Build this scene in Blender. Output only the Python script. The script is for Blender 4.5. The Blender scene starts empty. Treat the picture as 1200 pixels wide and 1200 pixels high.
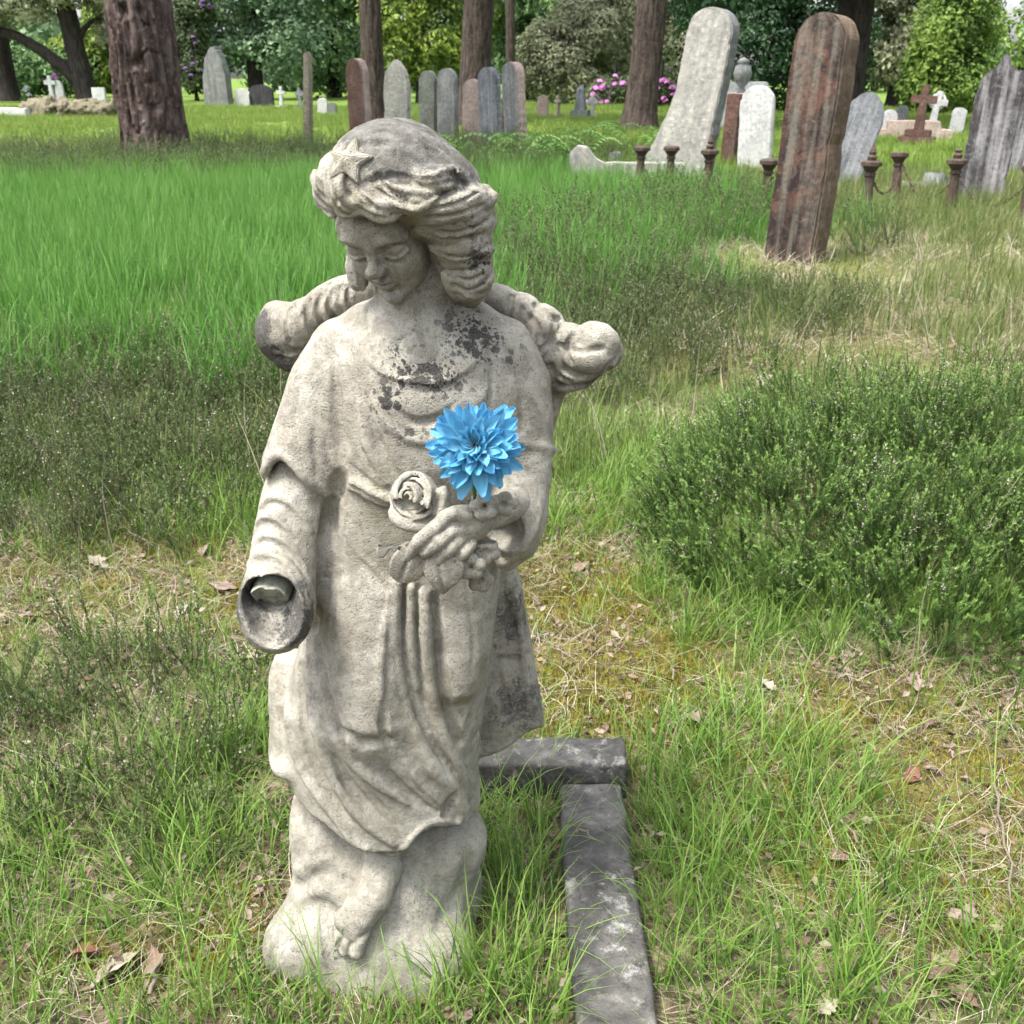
import bpy, bmesh, math, random
import numpy as np
from mathutils import Vector, Matrix, Euler

random.seed(7)
RNG = np.random.default_rng(11)
scene = bpy.context.scene
COL = scene.collection

# ------------------------------------------------------------------ camera
CAM_H = 1.2                       # lens height above the turf, metres
PITCH = math.radians(23.2)        # looking down
FPX = 1202.0                      # focal length in photograph pixels (1200 wide)
cam_data = bpy.data.cameras.new('camera')
cam = bpy.data.objects.new('camera', cam_data)
COL.objects.link(cam)
cam.location = (0, 0, CAM_H)
cam.rotation_euler = (math.pi / 2 - PITCH, 0, 0)
cam_data.sensor_fit = 'HORIZONTAL'
cam_data.sensor_width = 36.0
cam_data.lens = 36.0 * FPX / 1200.0
cam_data.clip_start = 0.05
cam_data.clip_end = 600.0
cam_data.dof.use_dof = True
cam_data.dof.focus_distance = 1.32
cam_data.dof.aperture_fstop = 36.0e-3 / 0.0022
scene.camera = cam

# ------------------------------------------------------------------ world and sun
SUN_EL, SUN_AZ = math.radians(66), math.radians(238)
world = bpy.data.worlds.new('World'); scene.world = world; world.use_nodes = True
wn, wl = world.node_tree.nodes, world.node_tree.links
sky = wn.new('ShaderNodeTexSky'); sky.sky_type = 'NISHITA'; sky.sun_disc = False
sky.sun_elevation = SUN_EL; sky.sun_rotation = SUN_AZ
sky.air_density = 1.0; sky.dust_density = 4.0; sky.ozone_density = 1.0
bg = wn['Background']; bg.inputs['Strength'].default_value = 0.12
hs = wn.new('ShaderNodeHueSaturation'); hs.inputs['Saturation'].default_value = 0.35     # thin white cloud
wl.new(sky.outputs['Color'], hs.inputs['Color']); wl.new(hs.outputs['Color'], bg.inputs['Color'])
sun_data = bpy.data.lights.new('sun', 'SUN'); sun = bpy.data.objects.new('sun', sun_data)
COL.objects.link(sun)
sun_data.energy = 1.5; sun_data.angle = math.radians(12); sun_data.color = (1.0, 0.95, 0.86)
sd = Vector((math.sin(SUN_AZ) * math.cos(SUN_EL), math.cos(SUN_AZ) * math.cos(SUN_EL), math.sin(SUN_EL)))
sun.rotation_euler = (-sd).to_track_quat('-Z', 'Y').to_euler()
sun.location = (0, 0, 30)
vs = scene.view_settings
vs.view_transform = 'Standard'; vs.look = 'None'; vs.gamma = 1.0; vs.use_curve_mapping = False
vs.exposure = 2.2
scene.render.engine = 'CYCLES'
scene.cycles.use_denoising = True
scene.cycles.max_bounces = 4
scene.cycles.diffuse_bounces = 2
scene.cycles.glossy_bounces = 1
scene.cycles.use_adaptive_sampling = True
scene.cycles.adaptive_threshold = 0.025
scene.cycles.caustics_reflective = False
scene.cycles.caustics_refractive = False
scene.cycles.transparent_max_bounces = 4

# ------------------------------------------------------------------ pixels -> places
_F = np.array([0, math.cos(PITCH), -math.sin(PITCH)])
_U = np.array([0, math.sin(PITCH), math.cos(PITCH)])
_R = np.array([1.0, 0, 0])
CAM = np.array([0, 0, CAM_H])
def ray(px, py):
    return _F + _R * (px - 600) / FPX + _U * (600 - py) / FPX
def W(px, py, Y):                 # the point of a photograph pixel's ray at distance Y
    d = ray(px, py); return CAM + d * (Y / d[1])
def G(px, py, z=0.0):             # where the ray meets the ground
    d = ray(px, py); return CAM + d * ((z - CAM_H) / d[2])
def mpp(Y, z=0.5):                # metres per pixel there
    return (Y * math.cos(PITCH) + (CAM_H - z) * math.sin(PITCH)) / FPX

# ------------------------------------------------------------------ object helpers
def tag(o, label=None, cat=None, group=None, kind=None):
    if label: o['label'] = label
    if cat: o['category'] = cat
    if group: o['group'] = group
    if kind: o['kind'] = kind
    return o
def empty(name, loc, rot=(0, 0, 0)):
    o = bpy.data.objects.new(name, None); COL.objects.link(o)
    o.empty_display_size = 0.05
    o.location = loc; o.rotation_euler = rot
    return o
def mesh_np(name, verts, faces, smooth=True):
    """faces: (n,3) or (n,4) array"""
    me = bpy.data.meshes.new(name)
    verts = np.asarray(verts, np.float32); faces = np.asarray(faces, np.int32)
    n, k = faces.shape
    me.vertices.add(len(verts)); me.vertices.foreach_set('co', verts.ravel())
    me.loops.add(n * k); me.loops.foreach_set('vertex_index', faces.ravel())
    me.polygons.add(n)
    me.polygons.foreach_set('loop_start', np.arange(0, n * k, k, dtype=np.int32))
    me.polygons.foreach_set('use_smooth', np.full(n, smooth, dtype=bool))
    me.update(calc_edges=True); me.validate()
    return me
def attr(me, name, vals):
    a = me.attributes.new(name, 'FLOAT', 'POINT'); a.data.foreach_set('value', np.asarray(vals, np.float32))
def obj(name, me, mat=None, parent=None, loc=None, rot=None):
    o = bpy.data.objects.new(name, me); COL.objects.link(o)
    if mat is not None and len(me.materials) == 0: me.materials.append(mat)
    if parent is not None: o.parent = parent
    if loc is not None: o.location = loc
    if rot is not None: o.rotation_euler = rot
    return o
def bm_mesh(name, bm, smooth=False):
    me = bpy.data.meshes.new(name)
    bmesh.ops.recalc_face_normals(bm, faces=bm.faces)
    bm.to_mesh(me); bm.free()
    if smooth: me.polygons.foreach_set('use_smooth', np.ones(len(me.polygons), bool))
    return me

# ------------------------------------------------------------------ noise (numpy)
def _hash(i, j, k, seed):
    n = (i * 374761393 + j * 668265263 + k * 2147483647 + seed * 974634777) & 0xffffffff
    n = ((n ^ (n >> 13)) * 1274126177) & 0xffffffff
    n = (n ^ (n >> 16)) & 0xffff
    return n / 65535.0
def vnoise(x, y, z, seed=0):
    x, y, z = np.broadcast_arrays(np.asarray(x, float), np.asarray(y, float), np.asarray(z, float))
    xi, yi, zi = np.floor(x).astype(np.int64), np.floor(y).astype(np.int64), np.floor(z).astype(np.int64)
    fx, fy, fz = x - xi, y - yi, z - zi
    fx, fy, fz = fx * fx * (3 - 2 * fx), fy * fy * (3 - 2 * fy), fz * fz * (3 - 2 * fz)
    out = 0
    for a in (0, 1):
        for b in (0, 1):
            for c in (0, 1):
                w = (fx if a else 1 - fx) * (fy if b else 1 - fy) * (fz if c else 1 - fz)
                out = out + w * _hash(xi + a, yi + b, zi + c, seed)
    return out * 2 - 1
def fbm(x, y, z, seed=0, octv=3):
    s, a, t = 0, 1.0, 0
    for o in range(octv):
        s = s + a * vnoise(x * 2 ** o, y * 2 ** o, z * 2 ** o, seed + o); t += a; a *= .5
    return s / t

# ------------------------------------------------------------------ material helpers
class NT:
    """small wrapper for building node materials"""
    def __init__(self, name):
        self.m = bpy.data.materials.new(name); self.m.use_nodes = True
        self.t = self.m.node_tree; self.n = self.t.nodes; self.l = self.t.links
        self.b = self.n['Principled BSDF']; self.out = self.n['Material Output']
    def node(self, typ, **kw):
        nd = self.n.new(typ)
        for k, v in kw.items(): setattr(nd, k, v)
        return nd
    def link(self, a, b): self.l.new(a, b)
    def coord(self, which='Object', scale=None):
        c = self.node('ShaderNodeTexCoord').outputs[which]
        if scale is not None:
            mp = self.node('ShaderNodeMapping'); mp.inputs['Scale'].default_value = scale
            self.link(c, mp.inputs['Vector']); c = mp.outputs['Vector']
        return c
    def noise(self, vec, scale, detail=4, rough=.55, dist=0):
        nd = self.node('ShaderNodeTexNoise'); nd.inputs['Scale'].default_value = scale
        nd.inputs['Detail'].default_value = detail; nd.inputs['Roughness'].default_value = rough
        nd.inputs['Distortion'].default_value = dist
        self.link(vec, nd.inputs['Vector']); return nd.outputs['Fac']
    def voronoi(self, vec, scale, feature='F1', rand=1):
        nd = self.node('ShaderNodeTexVoronoi'); nd.feature = feature; nd.inputs['Scale'].default_value = scale
        nd.inputs['Randomness'].default_value = rand
        self.link(vec, nd.inputs['Vector']); return nd
    def ramp(self, fac, stops, interp='LINEAR'):
        nd = self.node('ShaderNodeValToRGB'); cr = nd.color_ramp; cr.interpolation = interp
        while len(cr.elements) < len(stops): cr.elements.new(0.5)
        for e, (p, c) in zip(cr.elements, stops):
            e.position = p
            e.color = (c, c, c, 1) if isinstance(c, (int, float)) else (*c, 1)
        self.link(fac, nd.inputs['Fac']); return nd.outputs['Color']
    def mix(self, fac, a, b, mode='MIX'):
        nd = self.node('ShaderNodeMix'); nd.data_type = 'RGBA'; nd.blend_type = mode
        for sock, v in ((nd.inputs[0], fac), (nd.inputs[6], a), (nd.inputs[7], b)):
            if hasattr(v, 'links'): self.link(v, sock)
            elif isinstance(v, (int, float)): sock.default_value = v if sock is nd.inputs[0] else (v, v, v, 1)
            else: sock.default_value = (*v, 1)
        return nd.outputs[2]
    def math(self, op, a, b=0.0, clamp=False):
        nd = self.node('ShaderNodeMath'); nd.operation = op; nd.use_clamp = clamp
        for sock, v in zip(nd.inputs, (a, b)):
            if hasattr(v, 'links'): self.link(v, sock)
            else: sock.default_value = v
        return nd.outputs[0]
    def attr(self, name):
        nd = self.node('ShaderNodeAttribute'); nd.attribute_name = name; return nd.outputs['Fac']
    def bump(self, h, strength=.3, dist=.01):
        nd = self.node('ShaderNodeBump'); nd.inputs['Strength'].default_value = strength
        nd.inputs['Distance'].default_value = dist; self.link(h, nd.inputs['Height'])
        self.link(nd.outputs['Normal'], self.b.inputs['Normal'])
    def base(self, c, rough=.85, spec=.25):
        if hasattr(c, 'links'): self.link(c, self.b.inputs['Base Color'])
        else: self.b.inputs['Base Color'].default_value = (*c, 1)
        self.b.inputs['Roughness'].default_value = rough
        self.b.inputs['Specular IOR Level'].default_value = spec
        return self.m
# ------------------------------------------------------------------ carving tools: distance fields meshed into solids
class Field:
    def __init__(self, lo, hi, h):
        self.lo = np.array(lo, float); self.h = h
        self.n = np.ceil((np.array(hi) - self.lo) / h).astype(int) + 1
        self.F = np.full(self.n, 0.2, np.float32)
    def box(self, lo, hi):
        a = np.clip(np.floor((np.array(lo) - self.lo) / self.h).astype(int), 0, self.n)
        b = np.clip(np.ceil((np.array(hi) - self.lo) / self.h).astype(int) + 1, 0, self.n)
        if np.any(b <= a): return None, None
        ax = [(self.lo[i] + self.h * np.arange(a[i], b[i])).astype(np.float32) for i in range(3)]
        return tuple(slice(a[i], b[i]) for i in range(3)), (ax[0][:, None, None], ax[1][None, :, None], ax[2][None, None, :])
    def op(self, fn, lo, hi, k=0.0, mode='add'):
        mg = k + 3 * self.h
        sl, g = self.box(np.array(lo) - mg, np.array(hi) + mg)
        if sl is None: return self
        d = fn(*g); a = self.F[sl]
        if mode == 'add':
            if k <= 0: r = np.minimum(a, d)
            else:
                t = np.clip(.5 + .5 * (d - a) / k, 0, 1); r = d + (a - d) * t - k * t * (1 - t)
        elif mode == 'sub':
            if k <= 0: r = np.maximum(a, -d)
            else:
                t = np.clip(.5 - .5 * (a + d) / k, 0, 1); r = a + (-d - a) * t + k * t * (1 - t)
        elif mode == 'off': r = a + d
        self.F[sl] = r
        return self
    def ell(self, c, r, k=.01, mode='add', rot=None):
        c = np.array(c, float); r = np.array(r, float) * np.ones(3)
        R = max(r)
        if rot is not None: M = np.array(Euler(rot).to_matrix()).T
        def fn(x, y, z):
            x, y, z = x - c[0], y - c[1], z - c[2]
            if rot is not None:
                x, y, z = (M[0, 0] * x + M[0, 1] * y + M[0, 2] * z, M[1, 0] * x + M[1, 1] * y + M[1, 2] * z,
                           M[2, 0] * x + M[2, 1] * y + M[2, 2] * z)
            k0 = np.sqrt((x / r[0]) ** 2 + (y / r[1]) ** 2 + (z / r[2]) ** 2) + 1e-6
            k1 = np.sqrt((x / r[0] ** 2) ** 2 + (y / r[1] ** 2) ** 2 + (z / r[2] ** 2) ** 2) + 1e-6
            return k0 * (k0 - 1) / k1
        ext = r if rot is None else np.array([R, R, R])
        return self.op(fn, c - ext, c + ext, k, mode)
    def chain(self, pts, rad, k=.006, mode='add', strands=None):
        """round-section bar along a polyline; strands=(count, depth, twist per metre)"""
        P = np.array(pts, float); r = np.broadcast_to(np.array(rad, float), (len(P),))
        s0 = np.concatenate([[0], np.cumsum(np.linalg.norm(np.diff(P, axis=0), axis=1))])
        def fn(x, y, z):
            out = None
            for i in range(len(P) - 1):
                a, b = P[i], P[i + 1]; ab = b - a; L2 = max(ab @ ab, 1e-12)
                t = np.clip(((x - a[0]) * ab[0] + (y - a[1]) * ab[1] + (z - a[2]) * ab[2]) / L2, 0, 1)
                dx, dy, dz = x - a[0] - t * ab[0], y - a[1] - t * ab[1], z - a[2] - t * ab[2]
                d = np.sqrt(dx * dx + dy * dy + dz * dz) - (r[i] + (r[i + 1] - r[i]) * t)
                if strands:
                    n1 = np.cross(ab, [0.3, 0.9, 0.2]); n1 /= np.linalg.norm(n1); n2 = np.cross(ab, n1); n2 /= np.linalg.norm(n2)
                    ang = np.arctan2(dx * n2[0] + dy * n2[1] + dz * n2[2], dx * n1[0] + dy * n1[1] + dz * n1[2])
                    s = s0[i] + t * (s0[i + 1] - s0[i])
                    q = np.sin(strands[0] * ang + strands[2] * s)
                    d = d + strands[1] * (q * .6 + .4 * np.sin(2.3 * strands[0] * ang + 1.7 + strands[2] * 1.6 * s))
                out = d if out is None else np.minimum(out, d)
            return out
        R = r.max() + (strands[1] if strands else 0)
        return self.op(fn, P.min(0) - R, P.max(0) + R, k, mode)
    def grain(self, amp, scale, seed=3, octv=3):
        sl, g = self.box(self.lo, self.lo + self.n * self.h)
        near = np.abs(self.F) < 6 * self.h
        ix = np.nonzero(near)
        p = [self.lo[i] + self.h * ix[i] for i in range(3)]
        self.F[ix] += (amp * fbm(p[0] * scale, p[1] * scale, p[2] * scale, seed, octv)).astype(np.float32)
        return self
    def cast(self, px, py, y0=None, y1=None):
        """first surface point along the ray of a photograph pixel"""
        d = ray(px, py)
        y0 = self.lo[1] if y0 is None else y0
        y1 = self.lo[1] + self.n[1] * self.h if y1 is None else y1
        t = np.arange(y0, y1, self.h * .5) / d[1]
        q = CAM[None] + t[:, None] * d[None]
        ii = np.round((q - self.lo) / self.h).astype(int)
        ok = np.all((ii >= 0) & (ii < self.n), axis=1)
        v = np.full(len(t), 1.0); v[ok] = self.F[tuple(ii[ok].T)]
        w = np.nonzero(v < 0)[0]
        if len(w) == 0: return None
        j = w[0]
        if j == 0: return q[0]
        f = v[j - 1] / (v[j - 1] - v[j]); return q[j - 1] + (q[j] - q[j - 1]) * f
    def on(self, pix, push=0.0, fallback=1.2):
        ys = []
        for p in pix:
            c = self.cast(p[0], p[1]); ys.append(np.nan if c is None else c[1])
        ys = np.array(ys); bad = np.isnan(ys)
        if bad.all(): ys[:] = fallback
        elif bad.any(): ys[bad] = np.interp(np.nonzero(bad)[0], np.nonzero(~bad)[0], ys[~bad])
        if len(ys) > 6:
            for _ in range(4): ys[1:-1] = (ys[:-2] + 2 * ys[1:-1] + ys[2:]) / 4
        out = []
        for p, y in zip(pix, ys):
            d = ray(p[0], p[1]); out.append(W(p[0], p[1], y) + d / np.linalg.norm(d) * push)
        return np.array(out)
    def spline_on(self, pix, push=0.0, n=5):
        return self.on(smooth_line(pix, n), push)
    def mesh(self, org=(0, 0, 0)):
        F = self.F; n = self.n
        S = F < 0
        c = S[:-1, :-1, :-1].astype(np.int8)
        tot = np.zeros(n - 1, np.int8)
        for a in (0, 1):
            for b in (0, 1):
                for e in (0, 1):
                    tot += S[a:n[0] - 1 + a, b:n[1] - 1 + b, e:n[2] - 1 + e]
        act = np.nonzero((tot > 0) & (tot < 8))
        idx = np.full(n - 1, -1, np.int32); idx[act] = np.arange(len(act[0]))
        I = np.stack(act, 1)
        cs = {(a, b, e): F[I[:, 0] + a, I[:, 1] + b, I[:, 2] + e] for a in (0, 1) for b in (0, 1) for e in (0, 1)}
        acc = np.zeros((len(I), 3)); cnt = np.zeros(len(I))
        for (p, q) in [((a, b, e), (a + (ax == 0), b + (ax == 1), e + (ax == 2))) for ax in range(3)
                       for a in (0, 1) for b in (0, 1) for e in (0, 1) if (a, b, e)[ax] == 0]:
            v0, v1 = cs[p], cs[q]; m = (v0 < 0) != (v1 < 0)
            t = np.where(m, v0 / np.where(m, v0 - v1, 1), 0)
            for ax in range(3): acc[:, ax] += np.where(m, p[ax] + t * (q[ax] - p[ax]), 0)
            cnt += m
        V = self.lo + self.h * (I + acc / cnt[:, None])
        faces = []
        for ax in range(3):
            u, v = (ax + 1) % 3, (ax + 2) % 3
            lo = [slice(None)] * 3; hi = [slice(None)] * 3
            lo[ax] = slice(0, -1); hi[ax] = slice(1, None)
            ch = S[tuple(lo)] != S[tuple(hi)]
            e = np.stack(np.nonzero(ch), 1)
            ok = (e[:, u] > 0) & (e[:, v] > 0) & (e[:, u] < n[u] - 1) & (e[:, v] < n[v] - 1)
            e = e[ok]
            flip = S[tuple(e.T)]
            def at(du, dv):
                q = e.copy(); q[:, u] -= du; q[:, v] -= dv; return idx[tuple(q.T)]
            f = np.stack([at(1, 1), at(0, 1), at(0, 0), at(1, 0)], 1)
            f[~flip] = f[~flip][:, ::-1]
            faces.append(f)
        fa = np.concatenate(faces)
        fa = fa[np.all(fa >= 0, axis=1)]
        return V - np.array(org), fa
def smooth_line(pix, n=5):
    """Catmull-Rom through points"""
    p = np.array(pix, float)
    if len(p) < 3:
        return np.linspace(p[0], p[-1], n + 1)
    q = np.concatenate([[2 * p[0] - p[1]], p, [2 * p[-1] - p[-2]]]); out = []
    for i in range(1, len(q) - 2):
        for t in np.linspace(0, 1, n, endpoint=False):
            a, b, c, d = q[i - 1], q[i], q[i + 1], q[i + 2]
            out.append(.5 * ((2 * b) + (c - a) * t + (2 * a - 5 * b + 4 * c - d) * t * t + (3 * b - a - 3 * c + d) * t ** 3))
    out.append(p[-1]); return np.array(out)
# ================================================================== the angel statue
ST = np.array([-0.185, 1.21, 0.0])          # foot of the statue on the turf
def build_statue():
    root = empty('angel_statue', ST)
    tag(root, 'weathered pale limestone child angel with a star in its hair, holding carved flowers', 'statue')

    # ---------------------------------------------------------------- robe with both sleeves
    f = Field((-0.40, 1.00, 0.12), (0.10, 1.40, 1.02), 0.0026)
    rows = [(372, 445, 545, 1.185, 1.265), (388, 415, 572, 1.16, 1.28), (410, 395, 592, 1.14, 1.29), (450, 388, 602, 1.128, 1.30), (520, 387, 604, 1.122, 1.31),
            (580, 387, 598, 1.128, 1.31), (640, 380, 588, 1.133, 1.315), (700, 368, 583, 1.128, 1.32),
            (760, 350, 577, 1.12, 1.33), (810, 334, 570, 1.11, 1.335), (860, 336, 562, 1.11, 1.34),
            (900, 342, 560, 1.105, 1.345), (950, 352, 566, 1.10, 1.35), (1010, 360, 568, 1.095, 1.35)]
    tb = []
    for py, xl, xr, yf, yb in rows:
        yc = (yf + yb) / 2; a, b = W(xl, py, yc), W(xr, py, yc)
        tb.append((a[2], (a[0] + b[0]) / 2, (b[0] - a[0]) / 2, yc, (yb - yf) / 2))
    tb = np.array(sorted(tb))
    hem = np.array([W(*q) for q in [(318, 890, 1.22), (343, 912, 1.19), (385, 950, 1.145), (409, 981, 1.12), (428, 996, 1.105),
                                    (466, 1001, 1.10), (490, 976, 1.115), (508, 965, 1.125), (535, 966, 1.14), (552, 956, 1.17), (566, 946, 1.2)]])
    def loft(x, y, z):
        zz = z.ravel(); cx, rx, cy, ry = (np.interp(zz, tb[:, 0], tb[:, i])[None, None, :] for i in (1, 2, 3, 4))
        e = 2.35
        nrm = (np.abs((x - cx) / rx) ** e + np.abs((y - cy) / ry) ** e) ** (1 / e)
        d = (nrm - 1) * np.minimum(rx, ry)
        zh = np.interp(x.ravel(), hem[:, 0], hem[:, 2])[:, None, None]
        return np.maximum(d, zh - z).astype(np.float32)
    f.op(loft, f.lo, f.lo + f.n * f.h, 0)
    # shoulders and the caped upper arms
    f.ell(W(492, 405, 1.225), (.095, .062, .045), .03)
    f.chain([W(428, 388, 1.225), W(402, 415, 1.222), W(387, 450, 1.215), W(371, 500, 1.205), W(355, 545, 1.195)], [.030, .043, .049, .050, .050], .03)
    f.chain([W(560, 385, 1.225), W(588, 410, 1.225), W(604, 450, 1.22), W(608, 495, 1.21), W(607, 522, 1.205)], [.028, .040, .043, .043, .043], .03)
    # the two sleeve caps end in a hem: cut below, then add the lower sleeves
    cutL = f.spline_on([(309, 562), (313, 549), (321, 540), (332, 538), (345, 549), (361, 566), (384, 582)])
    # legs pressing through the skirt
    f.chain([W(432, 700, 1.17), W(430, 790, 1.148), W(427, 832, 1.136)], [.045, .052, .046], .035)
    f.chain([W(428, 838, 1.15), W(440, 900, 1.172), W(452, 970, 1.168)], [.042, .034, .034], .04)
    f.chain([W(538, 690, 1.18), W(541, 760, 1.16), W(535, 800, 1.15)], [.034, .036, .029], .02)
    # hollow beside and under the right-hand leg
    f.ell(W(540, 850, 1.115), (.020, .03, .026), .02, 'sub')
    f.ell(W(583, 860, 1.14), (.024, .06, .07), .02, 'sub')
    # left flare of the hem
    f.ell(W(340, 884, 1.20), (.026, .05, .017), .02)
    f.ell(W(338, 845, 1.235), (.022, .05, .045), .03)
    f.ell(W(337, 800, 1.25), (.024, .05, .055), .02)
    # back mantle hanging behind on the right
    bl = [(588, 640, 1.285), (606, 690, 1.285), (614, 740, 1.285), (624, 790, 1.285), (632, 838, 1.285), (600, 857, 1.285), (560, 872, 1.285), (548, 800, 1.285), (560, 680, 1.285)]
    poly = np.array([W(*q) for q in bl])[:, (0, 2)]
    def slab(x, y, z):
        x2, z2 = np.broadcast_arrays(x[:, 0, 0][:, None], z[0, 0, :][None, :])
        d = np.full(x2.shape, 1e9); sgn = np.ones(x2.shape); m = len(poly)
        for i in range(m):
            a, b = poly[i], poly[i - 1]; ex, ez = b - a; wx, wz = x2 - a[0], z2 - a[1]
            t = np.clip((wx * ex + wz * ez) / (ex * ex + ez * ez), 0, 1)
            d = np.minimum(d, (wx - ex * t) ** 2 + (wz - ez * t) ** 2)
            c1 = z2 >= a[1]; c2 = z2 < b[1]; c3 = ex * wz > ez * wx
            sgn = np.where((c1 & c2 & c3) | (~c1 & ~c2 & ~c3), -sgn, sgn)
        d2 = (sgn * np.sqrt(d))[:, None, :] - .006
        wob = 1.292 + .008 * np.sin(x * 60) + .006 * np.sin(z * 30) - .10 * (z - .55) * (z < .55) * -1 * .6
        dy = np.abs(y - wob) - .028
        o = np.sqrt(np.maximum(d2 + .012, 0) ** 2 + np.maximum(dy + .012, 0) ** 2) - .012 + np.minimum(np.maximum(d2 + .012, dy + .012), 0)
        return o.astype(np.float32)
    f.op(slab, (poly[:, 0].min() - .02, 1.22, poly[:, 1].min() - .02), (poly[:, 0].max() + .02, 1.37, poly[:, 1].max() + .02), .008)

    # skirt folds, drawn along the surface
    def ridge(pix, r, push=.10, k=.005):
        r = np.array(r) if np.ndim(r) else r
        pts = smooth_line(pix, 6)
        rr = np.interp(np.linspace(0, 1, len(pts)), np.linspace(0, 1, len(r)), r) if np.ndim(r) else r
        f.chain(f.on(pts, np.max(rr) * push), rr, k)
    def groove(pix, r, push=0.0, k=.0035):
        pts = smooth_line(pix, 6)
        rr = np.interp(np.linspace(0, 1, len(pts)), np.linspace(0, 1, len(r)), r) if np.ndim(r) else r
        rr = np.asarray(rr) * 1.25
        f.chain(f.on(pts, -np.max(rr) * .05 + push), rr, k, 'sub')
    groove([(474, 684), (472, 763), (480, 815), (496, 862), (514, 894), (528, 915)], [.007, .010, .011, .010, .007, .003])
    groove([(490, 690), (490, 745), (496, 800), (505, 838), (522, 878), (538, 908)], [.005, .008, .010, .010, .008, .003])
    groove([(509, 700), (510, 760), (513, 800), (522, 835), (538, 872)], [.006, .010, .012, .012, .008])
    ridge([(465, 684), (462, 747), (470, 813), (488, 864), (509, 900), (529, 922), (541, 946), (539, 958)], [.007, .009, .010, .011, .012, .011, .010, .006])
    ridge([(482, 690), (481, 747), (485, 778), (490, 806)], [.006, .0065, .006, .002])
    ridge([(497, 695), (500, 747), (504, 797), (510, 830), (521, 866), (536, 893), (547, 925), (556, 948)], [.007, .009, .009, .009, .009, .008, .008, .006])
    groove([(535, 930), (527, 942), (522, 956)], [.003, .006, .006])
    groove([(368, 735), (371, 767), (378, 800), (390, 848), (402, 880), (418, 908)], [.007, .010, .010, .009, .006, .002])
    groove([(350, 780), (356, 850), (370, 900), (390, 937), (412, 967)], [.004, .009, .009, .008, .003])
    ridge([(381, 810), (394, 860), (414, 893), (446, 920), (478, 942)], [.002, .008, .009, .008, .002])
    ridge([(361, 750), (366, 829), (376, 868), (388, 902), (408, 938), (433, 966), (461, 990)], [.003, .008, .010, .010, .010, .009, .004])
    groove([(392, 888), (408, 918), (430, 944), (456, 966)], [.003, .007, .007, .002])
    ridge([(336, 800), (338, 850), (352, 900), (374, 934), (396, 962), (414, 986), (430, 995)], [.002, .006, .006, .006, .006, .006, .003])
    ridge([(430, 995), (466, 999), (490, 974), (510, 962), (538, 964)], [.003, .005, .004, .004, .003], .2)
    groove([(440, 884), (462, 915), (490, 940), (512, 952)], [.002, .006, .006, .002])
    ridge([(470, 880), (490, 915), (515, 940)], [.002, .006, .003])
    groove([(412, 905), (440, 940), (470, 970)], [.002, .005, .002])
    groove([(413, 648), (438, 676), (457, 700)], [.001, .004, .001])
    groove([(405, 610), (394, 680), (388, 740)], [.001, .004, .001])
    ridge([(457, 695), (447, 760), (446, 810), (456, 860)], [.001, .006, .005, .001])
    groove([(455, 800), (450, 850), (462, 900)], [.001, .006, .001])
    groove([(400, 855), (425, 872), (455, 868)], [.002, .007, .002], 0, .012)
    groove([(548, 700), (556, 750), (552, 792)], [.001, .003, .001])
    groove([(575, 772), (597, 775), (617, 767)], [.003, .007, .003])
    groove([(590, 680), (600, 740), (600, 765)], [.002, .007, .002])
    groove([(585, 790), (594, 825), (588, 852)], [.002, .007, .003])
    ridge([(605, 700), (612, 760), (618, 820)], [.002, .005, .002])
    groove([(560, 815), (552, 845), (545, 870)], [.003, .007, .003])
    groove([(575, 830), (565, 850), (556, 868)], [.002, .005, .002])

    # bodice panel hanging over the waist
    ridge([(399, 552), (405, 563), (420, 569), (436, 579), (456, 586), (474, 586)], [.008, .009, .009, .009, .009, .008], .15)
    ridge([(396, 470), (397, 520), (399, 552)], [.001, .008, .009], .25)
    groove([(404, 570), (418, 576), (434, 586), (455, 594)], [.003, .004, .004, .003])
    groove([(408, 545), (422, 556), (446, 575)], [.002, .003, .002])
    ridge([(420, 470), (430, 520), (452, 566)], [.001, .006, .003])
    groove([(428, 470), (444, 520), (466, 560)], [.001, .005, .002])
    # cowl neckline and the soft U folds under it
    f.ell(W(494, 396, 1.122), (.066, .052, .047), .003, 'sub')
    ridge([(415, 395), (428, 422), (450, 440), (478, 449), (508, 449), (535, 440), (560, 418), (585, 392)], [.002, .004, .006, .007, .007, .006, .004, .002], .25)
    groove([(421, 414), (436, 436), (460, 449), (490, 456), (520, 454), (545, 440)], [.001, .003, .004, .004, .003, .001])
    groove([(450, 425), (478, 434), (508, 434), (530, 426)], [.002, .005, .005, .002])
    ridge([(436, 465), (454, 496), (482, 515), (515, 512), (545, 490), (575, 450)], [.001, .004, .005, .005, .004, .001], .3)
    groove([(462, 478), (484, 495), (512, 492), (535, 472)], [.001, .005, .005, .001])
    groove([(575, 400), (577, 440), (573, 475), (566, 500)], [.001, .003, .004, .002])
    groove([(606, 430), (612, 470), (613, 505)], [.001, .004, .003])
    groove([(430, 360), (432, 385), (438, 402)], [.001, .003, .001])
    # left sleeve: groove against the body, cape hem, lower sleeve with ring folds
    groove([(390, 405), (393, 460), (395, 523), (396, 557), (393, 580)], [.001, .006, .009, .010, .009])
    groove([(350, 440), (345, 490), (352, 530)], [.001, .004, .002])
    groove([(372, 480), (368, 520), (372, 556)], [.001, .004, .002])
    def below(x, y, z):                       # flat floor under the cape: everything lower goes
        zh = np.interp(x.ravel(), cutL[:, 0], cutL[:, 2])[:, None, None]
        return np.maximum(np.maximum(z - zh, x - W(388, 570, 1.2)[0]), np.abs(y - 1.18) - .2).astype(np.float32)
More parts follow.
